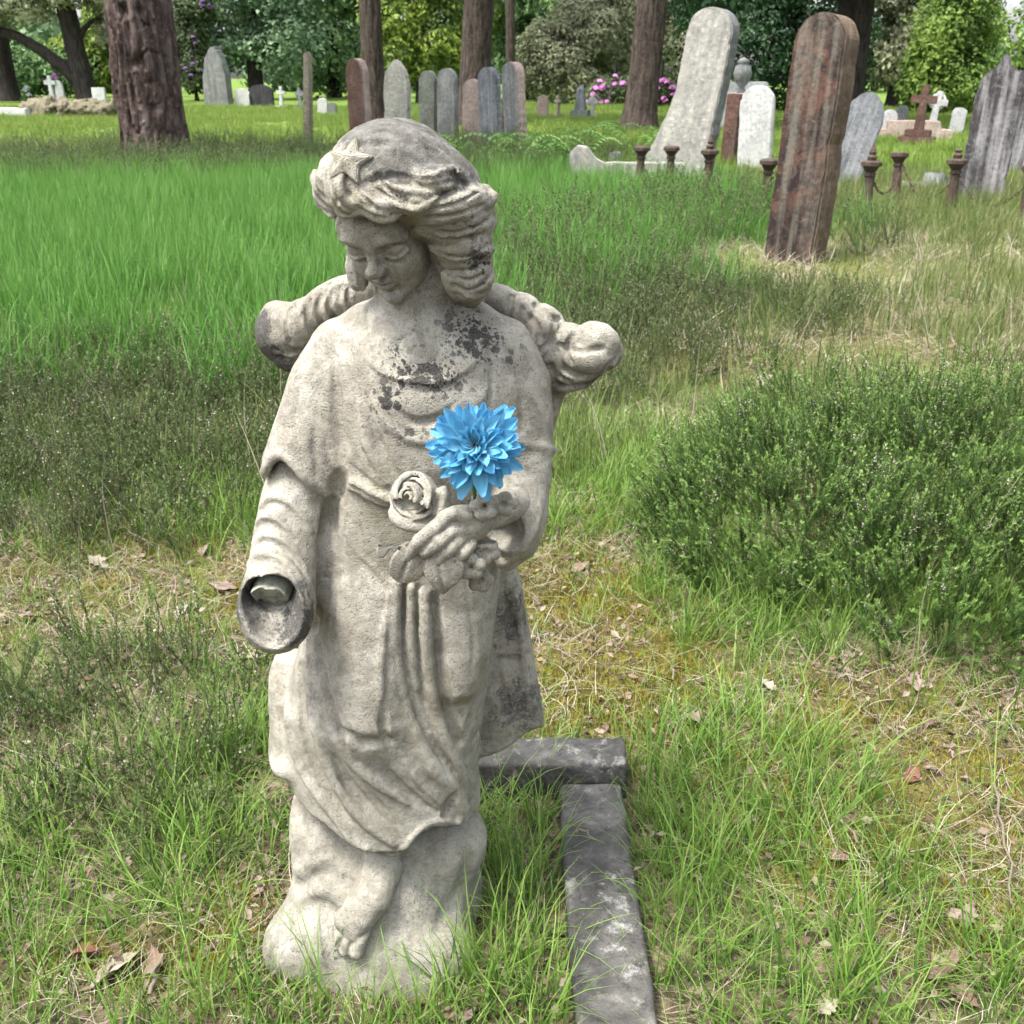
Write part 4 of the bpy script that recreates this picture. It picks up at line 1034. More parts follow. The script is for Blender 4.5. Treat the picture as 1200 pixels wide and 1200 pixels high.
# ---- the heather bush on the right
def build_bush():
    r = np.random.default_rng(77)
    c0 = np.array([1.03, 2.54, 0.0]); root = empty('heather_bush', tuple(c0 + np.array([0, 0, float(ground_z(c0[0], c0[1]))])))
    tag(root, 'large rounded green heather bush with faded blossom to the right of the statue', 'heather bush')
    fol = leafy('bush_heather', [(0, (.085, .058, .036)), (.08, (.036, .070, .018)), (.5, (.082, .160, .034)), (.85, (.150, .245, .052)), (1, (.18, .28, .06))], trans=.35, var=.06, flower=(.55, .47, .43), tip=(.19, .30, .075))
    prot = []
    for i in range(8):
        me = sprig(600 + i, .17, 4, .0092, (7 if i in (2, 5) else 0), .035, .16, 4)
        V = np.empty(len(me.vertices) * 3, np.float32); me.vertices.foreach_get('co', V)
        Fa = np.empty(len(me.loops), np.int32); me.loops.foreach_get('vertex_index', Fa)
        T = np.empty(len(me.vertices), np.float32); me.attributes['t'].data.foreach_get('value', T)
        C = np.empty(len(me.vertices), np.float32); me.attributes['c'].data.foreach_get('value', C)
        prot.append((V.reshape(-1, 3), Fa.reshape(-1, 4), T, C))
    Vs, Fs, Ts, Cs, n0 = [], [], [], [], 0
    lobes = [(0, 0, .58, .52, .34), (-.30, .05, .34, .42, .30), (.35, .15, .48, .45, .40), (.05, -.36, .42, .30, .24), (.55, -.25, .42, .38, .30), (.05, .42, .55, .34, .36)]
    for k in range(1450):
        lx, ly, rx, ry, hz = lobes[r.integers(len(lobes))]
        a = r.uniform(0, 6.283); q = math.sqrt(r.uniform()) ** .8; u, v = q * math.cos(a), q * math.sin(a)
        z = 1.18 * hz * math.sqrt(max(0, 1 - q * q)) * r.uniform(.68, 1.02)
        p = np.array([lx + u * rx, ly + v * ry, max(0, z - .07)])
        V, Fa, T, C = prot[r.integers(8)]
        d = np.array([u * .55, v * .55, 1.0 - .25 * q]) + r.normal(size=3) * .14
        M = np.array((Vector(d).to_track_quat('Z', 'Y').to_matrix() @ Matrix.Rotation(r.uniform(0, 6.283), 3, 'Z'))) * r.uniform(.65, 1.15)
        Vs.append(V @ M.T + p); Fs.append(Fa + n0); Ts.append(T); Cs.append(np.where(C > .9, C, np.clip(C * r.uniform(.55, 1.35), .02, .89))); n0 += len(V)
    me = mesh_np('foliage', np.concatenate(Vs), np.concatenate(Fs), False); attr(me, 't', np.concatenate(Ts)); attr(me, 'c', np.concatenate(Cs))
    obj('foliage', me, fol, root)
    Vs, Fs, n0 = [], [], 0
    for k in range(70):
        a = r.uniform(0, 6.283); e = np.array([math.cos(a) * r.uniform(.1, .6), math.sin(a) * r.uniform(.1, .5), r.uniform(.12, .26)]); s = e * np.array([.25, .25, 0])
        for i in range(4):
            p, q = s + (e - s) * i / 4, s + (e - s) * (i + 1) / 4
            w = .004 * (1 - i / 5)
            V = np.array([p + (w, 0, 0), p + (-w * .5, w, 0), p + (-w * .5, -w, 0), q + (w, 0, 0), q + (-w * .5, w, 0), q + (-w * .5, -w, 0)])
            Vs.append(V); Fs.append(np.array([(0, 1, 4, 3), (1, 2, 5, 4), (2, 0, 3, 5)]) + n0); n0 += 6
    obj('stems', mesh_np('stems', np.concatenate(Vs), np.concatenate(Fs)), NT('heather_stem').base((.10, .065, .045)), root)
# ================================================================== kerb, blue flower, headstones, posts
def weathered(name, cols, streak=None, stain=.5, scale=1.0, warm=None, patch=None, edge=None):
    """old stone: mottled base, vertical rain streaks, lichen crust"""
    cols = [tuple(v * .85 for v in q) for q in cols]
    m = NT(name); co = m.coord('Object')
    n1 = m.noise(co, 3.2 * scale, 6, .65, .4); n2 = m.noise(co, 26 * scale, 5, .65); n3 = m.noise(co, 130 * scale, 3, .6)
    c = m.ramp(n1, [(.30, cols[0]), (.52, cols[1]), (.70, cols[2])])
    if patch:
        c = m.mix(m.ramp(m.noise(co, 5.5 * scale, 7, .7, 1.2), [(.46, 0), (.51, 1)]), c, patch)
    if warm:
        c = m.mix(m.ramp(m.noise(co, 4.2 * scale, 6, .65, .8), [(.48, 0), (.62, .9)]), c, warm)
    if streak:
        st = m.noise(m.coord('Object', (14 * scale, 14 * scale, 1.1 * scale)), 1.0, 5, .6)
        c = m.mix(m.ramp(st, [(.46, 0), (.66, stain)]), c, streak)
    c = m.mix(m.ramp(n2, [(.35, .45), (.5, 0)]), c, tuple(x * .45 for x in cols[0]))
    c = m.mix(m.ramp(n2, [(.58, 0), (.72, .5)]), c, tuple(min(.75, x * 1.5 + .04) for x in cols[2]))
    m.bump(m.math('ADD', n2, m.math('MULTIPLY', n3, .6)), .6, .012 / scale)
    return m.base(c, .9, .2)

def slab_outline(kind, w, h):
    o = []
    hw = w / 2
    if kind == 'round':
        z0 = h - hw
        o = [(-hw, 0), (hw, 0)] + [(hw * math.cos(a), z0 + hw * math.sin(a)) for a in np.linspace(0, math.pi, 22)]
    elif kind == 'low_arch':
        s = w * .28; z0 = h - s
        o = [(-hw, 0), (hw, 0)] + [(hw * math.cos(a), z0 + s * math.sin(a)) for a in np.linspace(0, math.pi, 18)]
    elif kind == 'gothic':
        z0 = h - w * .85
        o = [(-hw, 0), (hw, 0)]
        R = (hw * hw + (w * .85) ** 2) / (2 * hw)
        t1 = math.asin(w * .85 / R)
        o += [(hw - R + R * math.cos(a), z0 + R * math.sin(a)) for a in np.linspace(0, t1, 12)]
        o += [(-(hw - R + R * math.cos(a)), z0 + R * math.sin(a)) for a in np.linspace(t1, 0, 12)][1:]
    elif kind == 'oval':
        z0 = h - w * .75
        o = [(-hw * .92, 0), (hw * .92, 0)] + [(hw * math.cos(a), z0 + w * .75 * math.sin(a)) for a in np.linspace(0, math.pi, 24)]
    elif kind == 'flared':
        z0 = h - hw
        o = [(-hw * 2.35, 0), (hw * 1.2, 0), (hw * 1.08, h * .16), (hw, h * .36)] + [(hw * math.cos(a), z0 + hw * math.sin(a)) for a in np.linspace(0, math.pi, 22)] + \
            [(-hw * 1.01, h * .52), (-hw * 1.12, h * .44), (-hw * 1.32, h * .34), (-hw * 1.62, h * .22), (-hw * 1.98, h * .10)]
    elif kind == 'knob':
        z0 = h * .93 - w * .62
        o = [(-hw, 0), (hw, 0)]
        o += [(hw * math.cos(a), z0 + w * .62 * math.sin(a)) for a in np.linspace(0, 1.32, 12)]
        o += [(w * .10, h * .955), (w * .09, h * .99), (0, h), (-w * .09, h * .99), (-w * .10, h * .955)]
        o += [(-hw * math.cos(a), z0 + w * .62 * math.sin(a)) for a in np.linspace(1.32, 0, 12)]
    elif kind == 'flat':
        o = [(-hw, 0), (hw, 0), (hw, h), (-hw, h)]
    elif kind == 'broken':
        o = [(-hw, 0), (hw, 0), (hw * .95, h * .55), (hw * .7, h * .8), (hw * .35, h), (-hw * .1, h * .97), (-hw * .6, h * .8), (-hw * .9, h * .5)]
    return o
def slab_mesh(name, outline, t, bev=.012, rough=.004, seed=0):
    bm = bmesh.new()
    if rough > .003:                                  # worn, nibbled edges
        pts = []; n = len(outline); rr = random.Random(seed + 3)
        for i in range(n):
            a, b = Vector(outline[i]), Vector(outline[(i + 1) % n]); k = max(1, min(24, int((b - a).length / .055)))
            for j in range(k):
                q = a.lerp(b, j / k); w = 0 if q.y < .01 else float(vnoise(q.x * 14, q.y * 14, seed, 2)) * .007 - (.012 if rr.random() < .06 else 0)
                pts.append((q.x * (1 + w / max(.15, abs(q.x))) if abs(q.x) > .02 else q.x, q.y + (w * .6 if q.y > .1 else 0)))
        outline = pts
    v = [bm.verts.new((x, -t / 2, z)) for x, z in outline]
    f = bm.faces.new(v)
    e = bmesh.ops.extrude_face_region(bm, geom=[f])
    bmesh.ops.translate(bm, verts=[q for q in e['geom'] if isinstance(q, bmesh.types.BMVert)], vec=(0, t, 0))
    bmesh.ops.recalc_face_normals(bm, faces=bm.faces)
    ed = [q for q in bm.edges if len(q.link_faces) == 2 and q.calc_face_angle(0) > .9]
    bmesh.ops.bevel(bm, geom=ed, offset=bev, segments=2, affect='EDGES')
    r = random.Random(seed)
    for q in bm.verts:
        n = vnoise(q.co.x * 9, q.co.y * 9, q.co.z * 9, seed)
        q.co.y += float(n) * rough; q.co.x += r.uniform(-1, 1) * rough * .25
    return bm_mesh(name, bm, False)
def headstone(px, py, hpx, wpx, kind, mat, label, yaw=-38, roll=0, lean=0, t=.10, group=None, name='headstone', plinth=False, edge_mat=None, border=False):
    """placed by the pixel where its foot meets the turf; size from that distance"""
    g = G(px, py); s = mpp(g[1], .6)
    w = wpx * s / max(.45, math.cos(math.radians(yaw))); h = hpx * s * 1.0 + .06
    root = empty(name, (g[0], g[1], float(ground_z(g[0], g[1])) - .06), (math.radians(lean), math.radians(roll), math.radians(yaw)))
    tag(root, label, 'headstone', group)
    o = slab_outline(kind, w, h)
    me = slab_mesh('slab', o, t, min(.014, t * .12), .004, int(px)); me.materials.append(mat)
    if edge_mat:                                     # sides take a second material
        me.materials.append(edge_mat)
        for p in me.polygons:
            if abs(p.normal.y) < .6: p.material_index = 1
    obj('slab', me, None, root)
    if border:                                       # the raised plain rim that follows the top edge
        q = [(x * .84, z * .965 if z > h * .3 else z) for x, z in o]
        bm = bmesh.new()
        n = len(o)
        A = [bm.verts.new((x, 0, z)) for x, z in o]; B = [bm.verts.new((x, 0, z)) for x, z in q]
        for i in range(2, n - 1): bm.faces.new((A[i], A[i + 1], B[i + 1], B[i]))
        e = bmesh.ops.extrude_face_region(bm, geom=list(bm.faces))
        bmesh.ops.translate(bm, verts=[k for k in e['geom'] if isinstance(k, bmesh.types.BMVert)], vec=(0, -.012, 0))
        rim = obj('rim', bm_mesh('rim', bm), edge_mat or mat, root, (0, -t / 2 + .002, 0))
    if plinth:
        obj('plinth', slab_mesh('plinth', [(-w * .62, 0), (w * .62, 0), (w * .62, .18), (-w * .62, .18)], t * 2.2, .015), mat, root)
    return root, w, h, s

def build_kerb():
    m = NT('kerb_stone'); co = m.coord('Object')
    n1 = m.noise(co, 9, 7, .72, .4); n2 = m.noise(co, 60, 5, .7); n3 = m.noise(co, 300, 3, .6); nb = m.noise(co, 4, 4, .6)
    c = m.ramp(n1, [(.32, (.024, .0235, .022)), (.48, (.052, .050, .047)), (.60, (.098, .094, .087)), (.75, (.18, .174, .162))])
    c = m.mix(m.ramp(n2, [(.30, .8), (.48, 0)]), c, (.022, .0215, .021))
    wm = m.math('MULTIPLY', m.ramp(m.noise(co, 24, 6, .75), [(.54, 0), (.66, 1)]), m.ramp(nb, [(.44, 0), (.58, 1)]))
    c = m.mix(m.math('MULTIPLY', wm, .85), c, (.33, .325, .31))
    m.bump(m.math('ADD', m.math('MULTIPLY', n1, 1.2), m.math('ADD', n2, m.math('MULTIPLY', n3, .4))), .7, .006)
    m.base(c, .85, .3)
    root = empty('grave_kerb', (.14, 1.3, 0)); tag(root, 'dark lichen-spotted stone grave kerb turning a corner beside the statue', 'kerb')
    def stone(name, lo, hi, seed):
        f = Field(np.array(lo) - .02, np.array(hi) + .02, .004)
        c_, b_ = (np.array(lo) + hi) / 2, (np.array(hi) - lo) / 2 - .008
        def fn(x, y, z):
            q = [np.abs(v - c_[i]) - b_[i] for i, v in enumerate((x, y, z))]
            out = np.sqrt(sum(np.maximum(v, 0) ** 2 for v in q)) + np.minimum(np.maximum(np.maximum(q[0], q[1]), q[2]), 0) - .008
            return out.astype(np.float32)
        f.op(fn, f.lo, f.lo + f.n * f.h, 0); f.grain(.005, 12, seed, 3); f.grain(.0016, 70, seed + 2, 3)
        V, fa = f.mesh((.14, 1.3, 0)); obj(name, mesh_np(name, V, fa), m.m, root)
    stone('kerb_stone', (.083, .74, -.05), (.193, 1.478, .046), 3)
    stone('kerb_stone', (-.40, 1.486, -.05), (.205, 1.566, .080), 9)

def build_flower():
    """blue artificial chrysanthemum tucked into the carved bouquet"""
    C = W(557, 523, 1.052)
    root = empty('artificial_flower', C); tag(root, 'bright blue artificial chrysanthemum tucked above the statue\'s hand', 'flower')
    n = Vector((.02, -.86, .50)).normalized()
    Q = n.to_track_quat('Z', 'Y').to_matrix()
    def pet(L, Wd, cup, curl, seed):
        r = random.Random(seed); V = []; Fq = []; T = []; nl, nw = 7, 5
        for i in range(nl + 1):
            t = i / nl
            ww = Wd * (math.sin(min(1, t * 1.15 + .12) * math.pi * .62) ** .9) * (1 - max(0, t - .72) ** 1.3 * 3.6)
            ww = max(ww, Wd * .05)
            for j in range(nw):
                u = j / (nw - 1) * 2 - 1
                V.append((L * t * math.cos(curl * t * .8), u * ww / 2, cup * Wd * (u * u) * (1 - .3 * t) + L * t * math.sin(curl * t) * .75 + .0015 * math.sin(u * 3 + t * 5 + seed)))
                T.append(t)
        for i in range(nl):
            for j in range(nw - 1):
                a = i * nw + j; Fq.append((a, a + 1, a + nw + 1, a + nw))
        me = mesh_np('petal', V, Fq); attr(me, 't', T); return me
    m = NT('blue_fabric'); co = m.coord('Object'); t = m.attr('t'); oi = m.node('ShaderNodeObjectInfo')
    c = m.ramp(t, [(.0, (0.302, 0.504, 0.571)), (.4, (0.168, 0.445, 0.605)), (.8, (0.092, 0.378, 0.622)), (1, (0.084, 0.336, 0.605))])
    c = m.mix(m.math('MULTIPLY', oi.outputs['Random'], .5), c, (0.202, 0.462, 0.622))
    c = m.mix(m.ramp(m.noise(co, 260, 4, .6), [(.55, 0), (.75, .5)]), c, (0.353, 0.504, 0.571))
    m.base(c, .6, .25)
    tr = m.node('ShaderNodeBsdfTranslucent'); m.link(c, tr.inputs['Color']); mx = m.node('ShaderNodeMixShader'); mx.inputs[0].default_value = .38
    m.link(m.b.outputs[0], mx.inputs[1]); m.link(tr.outputs[0], mx.inputs[2]); m.link(mx.outputs[0], m.out.inputs['Surface'])
    r = random.Random(5)
    rings = [(18, .048, .0150, -.12, -.10), (22, .052, .0150, .12, -.05), (22, .050, .0145, .34, .0), (20, .046, .0135, .56, .0), (17, .040, .0125, .78, .1), (12, .031, .0115, 1.0, .2)]
    for k, (cnt, L, wd, elev, curl) in enumerate(rings):
        ms = [pet(L * s, wd * (1 + .1 * s), .28, curl, k * 3 + i) for i, s in enumerate((1, .92, 1.06))]
        for i in range(cnt):
            a = (i + .5 * (k % 2) + r.uniform(-.25, .25)) * 2 * math.pi / cnt
            e = elev + r.uniform(-.24, .24)
            o = obj('petal', ms[i % 3], m.m, root)
            R3 = Q @ Matrix.Rotation(a, 3, 'Z') @ Matrix.Rotation(-e, 3, 'Y') @ Matrix.Rotation(r.uniform(-.5, .5), 3, 'X')
            off = Q @ (Matrix.Rotation(a, 3, 'Z') @ Vector((.0045 - .0002 * k, 0, .0035 * k - .012)))
            sc_ = r.uniform(.78, 1.12)
            o.matrix_local = Matrix.Translation(off) @ R3.to_4x4() @ Matrix.Scale(sc_ * .95, 4)
    bm = bmesh.new(); bmesh.ops.create_cone(bm, cap_ends=True, segments=14, radius1=.0062, radius2=.0048, depth=.018)
    bmesh.ops.bevel(bm, geom=list(bm.edges), offset=.001, segments=1, affect='EDGES')
    o = obj('core', bm_mesh('core', bm, True), NT('flower_core').base((.05, .055, .03), .8), root); o.matrix_local = Matrix.Translation(Q @ Vector((0, 0, -.003))) @ Q.to_4x4()
    bm = bmesh.new(); bmesh.ops.create_cone(bm, cap_ends=True, segments=10, radius1=.0022, radius2=.0022, depth=.075)
    o = obj('stem', bm_mesh('stem', bm, True), NT('flower_stem').base((.06, .16, .05), .5), root); o.matrix_local = Matrix.Translation(Vector((-.004, .020, -.044))) @ Euler((-.28, -.1, 0)).to_matrix().to_4x4()

def build_headstones():
    rust = weathered('rust_brown_stone', [(.028, .021, .019), (.058, .040, .034), (.120, .095, .075)], (.18, .17, .14), .55, 1.1, warm=(.098, .050, .038), patch=(.022, .016, .015))
    rust_edge = weathered('brown_sandstone_edge', [(.085, .060, .040), (.17, .125, .085), (.26, .21, .15)], (.07, .05, .04), .6, 1.4)
    pale = weathered('pale_limestone', [(.25, .245, .225), (.37, .36, .32), (.48, .47, .42)], (.17, .17, .17), .6, .8)
    white = weathered('white_marble', [(.42, .42, .42), (.55, .55, .54), (.66, .66, .64)], (.28, .28, .30), .5, 1)
    grey = weathered('grey_stone', [(.13, .135, .14), (.21, .215, .21), (.31, .31, .29)], (.09, .09, .095), .7, 1)
    slate = weathered('slate_grey', [(.10, .108, .118), (.165, .175, .19), (.27, .28, .29)], (.34, .34, .35), .5, 1.2)
    green = weathered('mossy_grey_stone', [(.075, .085, .080), (.13, .145, .13), (.20, .21, .18)], (.10, .08, .06), .5, 1)
    brown = weathered('red_brown_stone', [(.070, .035, .030), (.13, .070, .055), (.20, .14, .115)], (.06, .055, .05), .6, 1)
    pink = weathered('pinkish_stone', [(.30, .22, .19), (.40, .31, .27), (.48, .41, .36)], (.2, .17, .15), .5, 1)
    dark = weathered('black_stained_stone', [(.060, .058, .064), (.115, .110, .115), (.20, .19, .19)], (.36, .35, .36), .75, 1.0, patch=(.05, .045, .048))
    black = weathered('black_granite', [(.022, .022, .026), (.035, .035, .04), (.06, .06, .065)], (.1, .1, .1), .3, 1)
    sand = weathered('sandstone', [(.20, .17, .13), (.30, .26, .20), (.40, .36, .28)], (.12, .11, .09), .6, 1)
    H = headstone
    # the leaning brown stone nearest on the right
    H(930, 308, 270, 47, 'round', rust, 'tall leaning rust-brown round-topped headstone, nearest on the right', -42, 1.2, -3, .22, edge_mat=rust_edge)
    # pale flared stone
    H(800, 214, 189, 46, 'flared', pale, 'tallest pale headstone, leaning, with a flared foot behind the iron posts', -33, 8.0, -2, .24, edge_mat=grey)
    H(853, 192, 78, 14, 'flat', brown, 'narrow red-brown upright slab just behind the tall pale headstone', -40, 2, 0, .10)
    H(884, 196, 93, 34, 'round', white, 'white round-topped headstone between the pale and brown stones', -30, -2, 0, .12)
    H(981, 216, 106, 44, 'oval', slate, 'slate-grey headstone leaning far to the right behind an iron post', -18, 14, -6, .12)
    H(1147, 238, 160, 46, 'knob', dark, 'tall black-stained headstone with a knob on top at the right', -25, 1, 0, .16, edge_mat=dark)
    H(1176, 205, 118, 50, 'low_arch', dark, 'dark headstone half hidden behind the knobbed one at the right', -20, 5, 0, .12)
    H(1190, 160, 78, 40, 'gothic', brown, 'reddish dark headstone tilting at the right edge', -30, 16, 0, .12)
    H(1037, 158, 28, 18, 'round', white, 'small leaning white headstone left of the brown cross', -20, 6, 0, .10)
    H(1052, 152, 25, 10, 'round', grey, 'thin grey headstone seen nearly edge-on beside the brown cross', -45, 6, 0, .10)
    H(1119, 157, 28, 15, 'low_arch', white, 'small white headstone left of the knobbed dark one', -20, 3, 0, .1)
    # row of stones behind the statue
    row = 'row of headstones behind the statue'
    H(424, 172, 96, 22, 'round', brown, 'dark red-brown round headstone at the left end of the row', -45, -1, 0, .16, row, edge_mat=pink)
    H(467, 168, 92, 30, 'gothic', pale, 'pale pointed headstone second in the row', -28, 1, 0, .11, row)
    H(502, 164, 79, 20, 'round', green, 'smaller grey-green round headstone third in the row', -35, 2, 0, .12, row)
    H(525, 166, 82, 22, 'round', grey, 'mossy grey round headstone in the middle of the row', -35, 1, 0, .12, row)
    H(553, 175, 77, 22, 'round', pink, 'shortest brownish-pink headstone standing forward in the row', -25, 2, 0, .10, row)
    H(577, 178, 92, 22, 'round', slate, 'slate headstone leaning left in the row', -40, -3, 0, .13, row)
    H(606, 182, 100, 18, 'round', grey, 'tall thin grey headstone at the right end of the row', -50, -5, 0, .18, row, edge_mat=pink)
    H(594, 172, 70, 8, 'flat', brown, 'thin red slab wedged between the last two stones of the row', -45, 0, 0, .08, row)
    # far stones
    H(257, 124, 66, 30, 'broken', grey, 'tall rough boulder-like headstone by the purple rhododendron', -10, 0, 0, .5)
    H(284, 124, 20, 18, 'low_arch', white, 'small white stone next to the rough tall one', -10, 4, 0, .1)
    H(307, 124, 24, 30, 'low_arch', black, 'black rounded headstone in the distance at the left', -12, 0, 0, .15)
    H(378, 133, 18, 12, 'round', white, 'small pale headstone just right of the slanting post', -12, 3, 0, .1)
    H(390, 134, 14, 10, 'low_arch', grey, 'tiny grey headstone far off beside the statue\'s head', -12, 0, 0, .1)
    H(118, 124, 20, 16, 'flat', white, 'square white headstone between the dark tree and the pine', -8, 0, 0, .12)
    H(73, 122, 26, 10, 'gothic', white, 'thin white pointed headstone under the dark leaning tree', -8, -2, 0, .1)
    H(636, 140, 27, 13, 'round', pink, 'pinkish headstone on a block in the bright lawn', -15, 0, 0, .12, plinth=True)
    H(790, 146, 26, 12, 'round', pink, 'small brownish headstone between the pine and the tall pale stone', -20, 4, 0, .1)
    H(757, 138, 12, 12, 'low_arch', grey, 'tiny grey headstone behind the right-hand pine', -20, 0, 0, .1)
    H(720, 200, 22, 12, 'low_arch', grey, 'squat dark grey footstone left of the iron posts', -20, 0, 0, .1)
    # slanting slim post on the left
    g = G(361, 178); s = mpp(g[1]); root = empty('wooden_post', (g[0], g[1], -.05), (0, math.radians(4.5), math.radians(-20)))
    tag(root, 'slim pale weathered post slanting to the right', 'post')
    obj('shaft', slab_mesh('shaft', [(-.07, 0), (.07, 0), (.06, 1.50), (.02, 1.56), (-.055, 1.52)], .11, .012, .006, 8), sand, root)

    # crosses
    def cross(px, py, hpx, mat, label, lean=0, yaw=-15, steps=2, name='cross_monument', arm=.30, wheel=False):
        g = G(px, py); s = mpp(g[1], .6); h = hpx * s
        root = empty(name, (g[0], g[1], -.03), (0, math.radians(lean), math.radians(yaw))); tag(root, label, 'cross')
        z = 0
        for i in range(steps):
            w = h * (.62 - .17 * i) * .5; hh = h * .12
            obj('step', slab_mesh('step', [(-w, z), (w, z), (w, z + hh), (-w, z + hh)], w * 1.7, .012, .003, i), mat, root); z += hh
        t = h * .09; top = h; az = z + (h - z) * .70
        sh = [(-t, z), (t, z), (t * .75, az - t), (h * arm * .75, az - t * .9), (h * arm * .75, az + t * .6), (t * .75, az + t * .6), (t * .75, top), (-t * .75, top), (-t * .75, az + t * .6), (-h * arm * .75, az + t * .6), (-h * arm * .75, az - t * .9), (-t * .75, az - t)]
        obj('cross', slab_mesh('cross', sh, t * 1.5, .01, .003, 3), mat, root)
        if wheel:
            bm = bmesh.new(); R, rr = h * .15, t * .45
            ri = [[bm.verts.new(((R + rr * math.cos(b)) * math.cos(a), rr * math.sin(b), az + (R + rr * math.cos(b)) * math.sin(a))) for b in np.linspace(0, 6.283, 6, endpoint=False)] for a in np.linspace(0, 6.283, 20, endpoint=False)]
            for i in range(20):
                for j in range(6): bm.faces.new((ri[i][j], ri[(i + 1) % 20][j], ri[(i + 1) % 20][(j + 1) % 6], ri[i][(j + 1) % 6]))
            obj('wheel', bm_mesh('wheel', bm, True), mat, root)
    cross(1074, 166, 64, brown, 'brown stone cross on a stepped base at the right', 2, -25, 2)
    cross(1089, 158, 50, white, 'white wheel cross leaning behind the brown cross', 6, -20, 2, wheel=True)
    cross(694, 139, 27, white, 'white wheel cross on the bright lawn', 0, -15, 1, wheel=True)
    cross(654, 138, 26, sand, 'slim pale cross on a pedestal left of the grey obelisk', 0, -60, 2)
    cross(330, 126, 24, white, 'white cross far off to the left of the statue\'s head', 2, -10, 1)
    cross(352, 128, 24, slate, 'grey ornate cross behind the slanting post', 1, -10, 1, wheel=True)
    cross(63, 122, 32, white, 'white cross on a base in front of the dark leaning tree', 0, -10, 2)
    # obelisk
    g = G(680, 139); s = mpp(g[1]); h = 37 * s; root = empty('obelisk', (g[0], g[1], 0), (0, 0, -.3)); tag(root, 'small grey obelisk on the bright lawn', 'obelisk')
    obj('base', slab_mesh('base', [(-.24, 0), (.24, 0), (.24, .22), (-.24, .22)], .44, .012), slate, root)
    bm = bmesh.new(); lv = [(.14, .22), (.10, h - .12), (0.012, h)]
    rg = [[bm.verts.new((sx * w, sy * w, z)) for sx, sy in ((-1, -1), (1, -1), (1, 1), (-1, 1))] for w, z in lv]
    for a, b in zip(rg, rg[1:]):
        for i in range(4): bm.faces.new((a[i], a[(i + 1) % 4], b[(i + 1) % 4], b[i]))
    bm.faces.new(rg[-1]); bm.faces.new(rg[0][::-1]); obj('shaft', bm_mesh('shaft', bm), slate, root)
    # urn-topped pedestal peeping out behind the tall pale stone
    g = G(863, 175); root = empty('urn_monument', (g[0], g[1], 0), (0, 0, -.4)); tag(root, 'pale urn on a pedestal peeping out right of the tall pale headstone', 'monument')
    s = mpp(g[1], 1.0); H_ = 104 * s
    obj('pedestal', slab_mesh('pedestal', [(-.20, 0), (.20, 0), (.17, H_ * .52), (.25, H_ * .55), (.25, H_ * .60), (-.25, H_ * .60), (-.25, H_ * .55), (-.17, H_ * .52)], .36, .012), white, root)
    obj('urn', lathe('urn', [(.06, 0), (.09, .03), (.045, .08), (.12, .18), (.155, .30), (.13, .40), (.08, .45), (.11, .48), (.06, .52), (.0, .55)], 16), grey, root, (0, 0, H_ * .60))
    # low kerb with scrolled end left of the posts, grave slabs and rubble
    def low(name, label, cat, px, py, w, h, d, mat, yaw, outline=None):
        g = G(px, py); root = empty(name, (g[0], g[1], -.04), (0, 0, math.radians(yaw))); tag(root, label, cat)
        obj('slab', slab_mesh('slab', outline or [(-w / 2, 0), (w / 2, 0), (w / 2, h), (-w / 2, h)], d, .015, .006, int(px)), mat, root); return root
    low('body_stone', 'low pale grave kerb with a scrolled end left of the iron posts', 'kerb', 712, 218, 0, 0, .22, pale, -6,
        [(-.42, 0), (.85, 0), (.85, .30), (-.05, .30), (-.14, .34), (-.24, .46), (-.36, .48), (-.44, .40)])
    low('ledger_slab', 'pale flat grave slab at the far left edge', 'grave slab', 8, 137, 2.0, .28, 1.0, white, -12)
    low('fallen_stone', 'broken pale stone lying between the iron posts at the right', 'fallen stone', 1075, 222, .42, .12, .3, pale, 20)
    low('fallen_stone', 'grey tilted block lying in front of the knobbed headstone', 'fallen stone', 1098, 226, .3, .3, .25, slate, 35, [(-.16, 0), (.16, 0), (.13, .12), (-.10, .26)])
    low('table_stone', 'pale pinkish stepped block behind the brown cross', 'monument', 1068, 160, .9, .32, .6, pink, -15, [(-.75, 0), (.75, 0), (.75, .18), (.5, .18), (.5, .34), (-.5, .34), (-.5, .18), (-.75, .18)])
    low('white_box_tomb', 'bright white and pink box tomb seen behind the round white headstone', 'tomb', 868, 152, 1.0, 1.05, .8, white, -10)

def lathe(name, prof, seg=12, smooth=True):
    bm = bmesh.new(); rg = []
    for r, z in prof:
        rg.append([bm.verts.new((max(r, .001) * math.cos(a), max(r, .001) * math.sin(a), z)) for a in np.linspace(0, 2 * math.pi, seg, endpoint=False)])
    for a, b in zip(rg, rg[1:]):
        for i in range(seg): bm.faces.new((a[i], a[(i + 1) % seg], b[(i + 1) % seg], b[i]))
    bm.faces.new(rg[0][::-1]); bm.faces.new(rg[-1])
    return bm_mesh(name, bm, smooth)

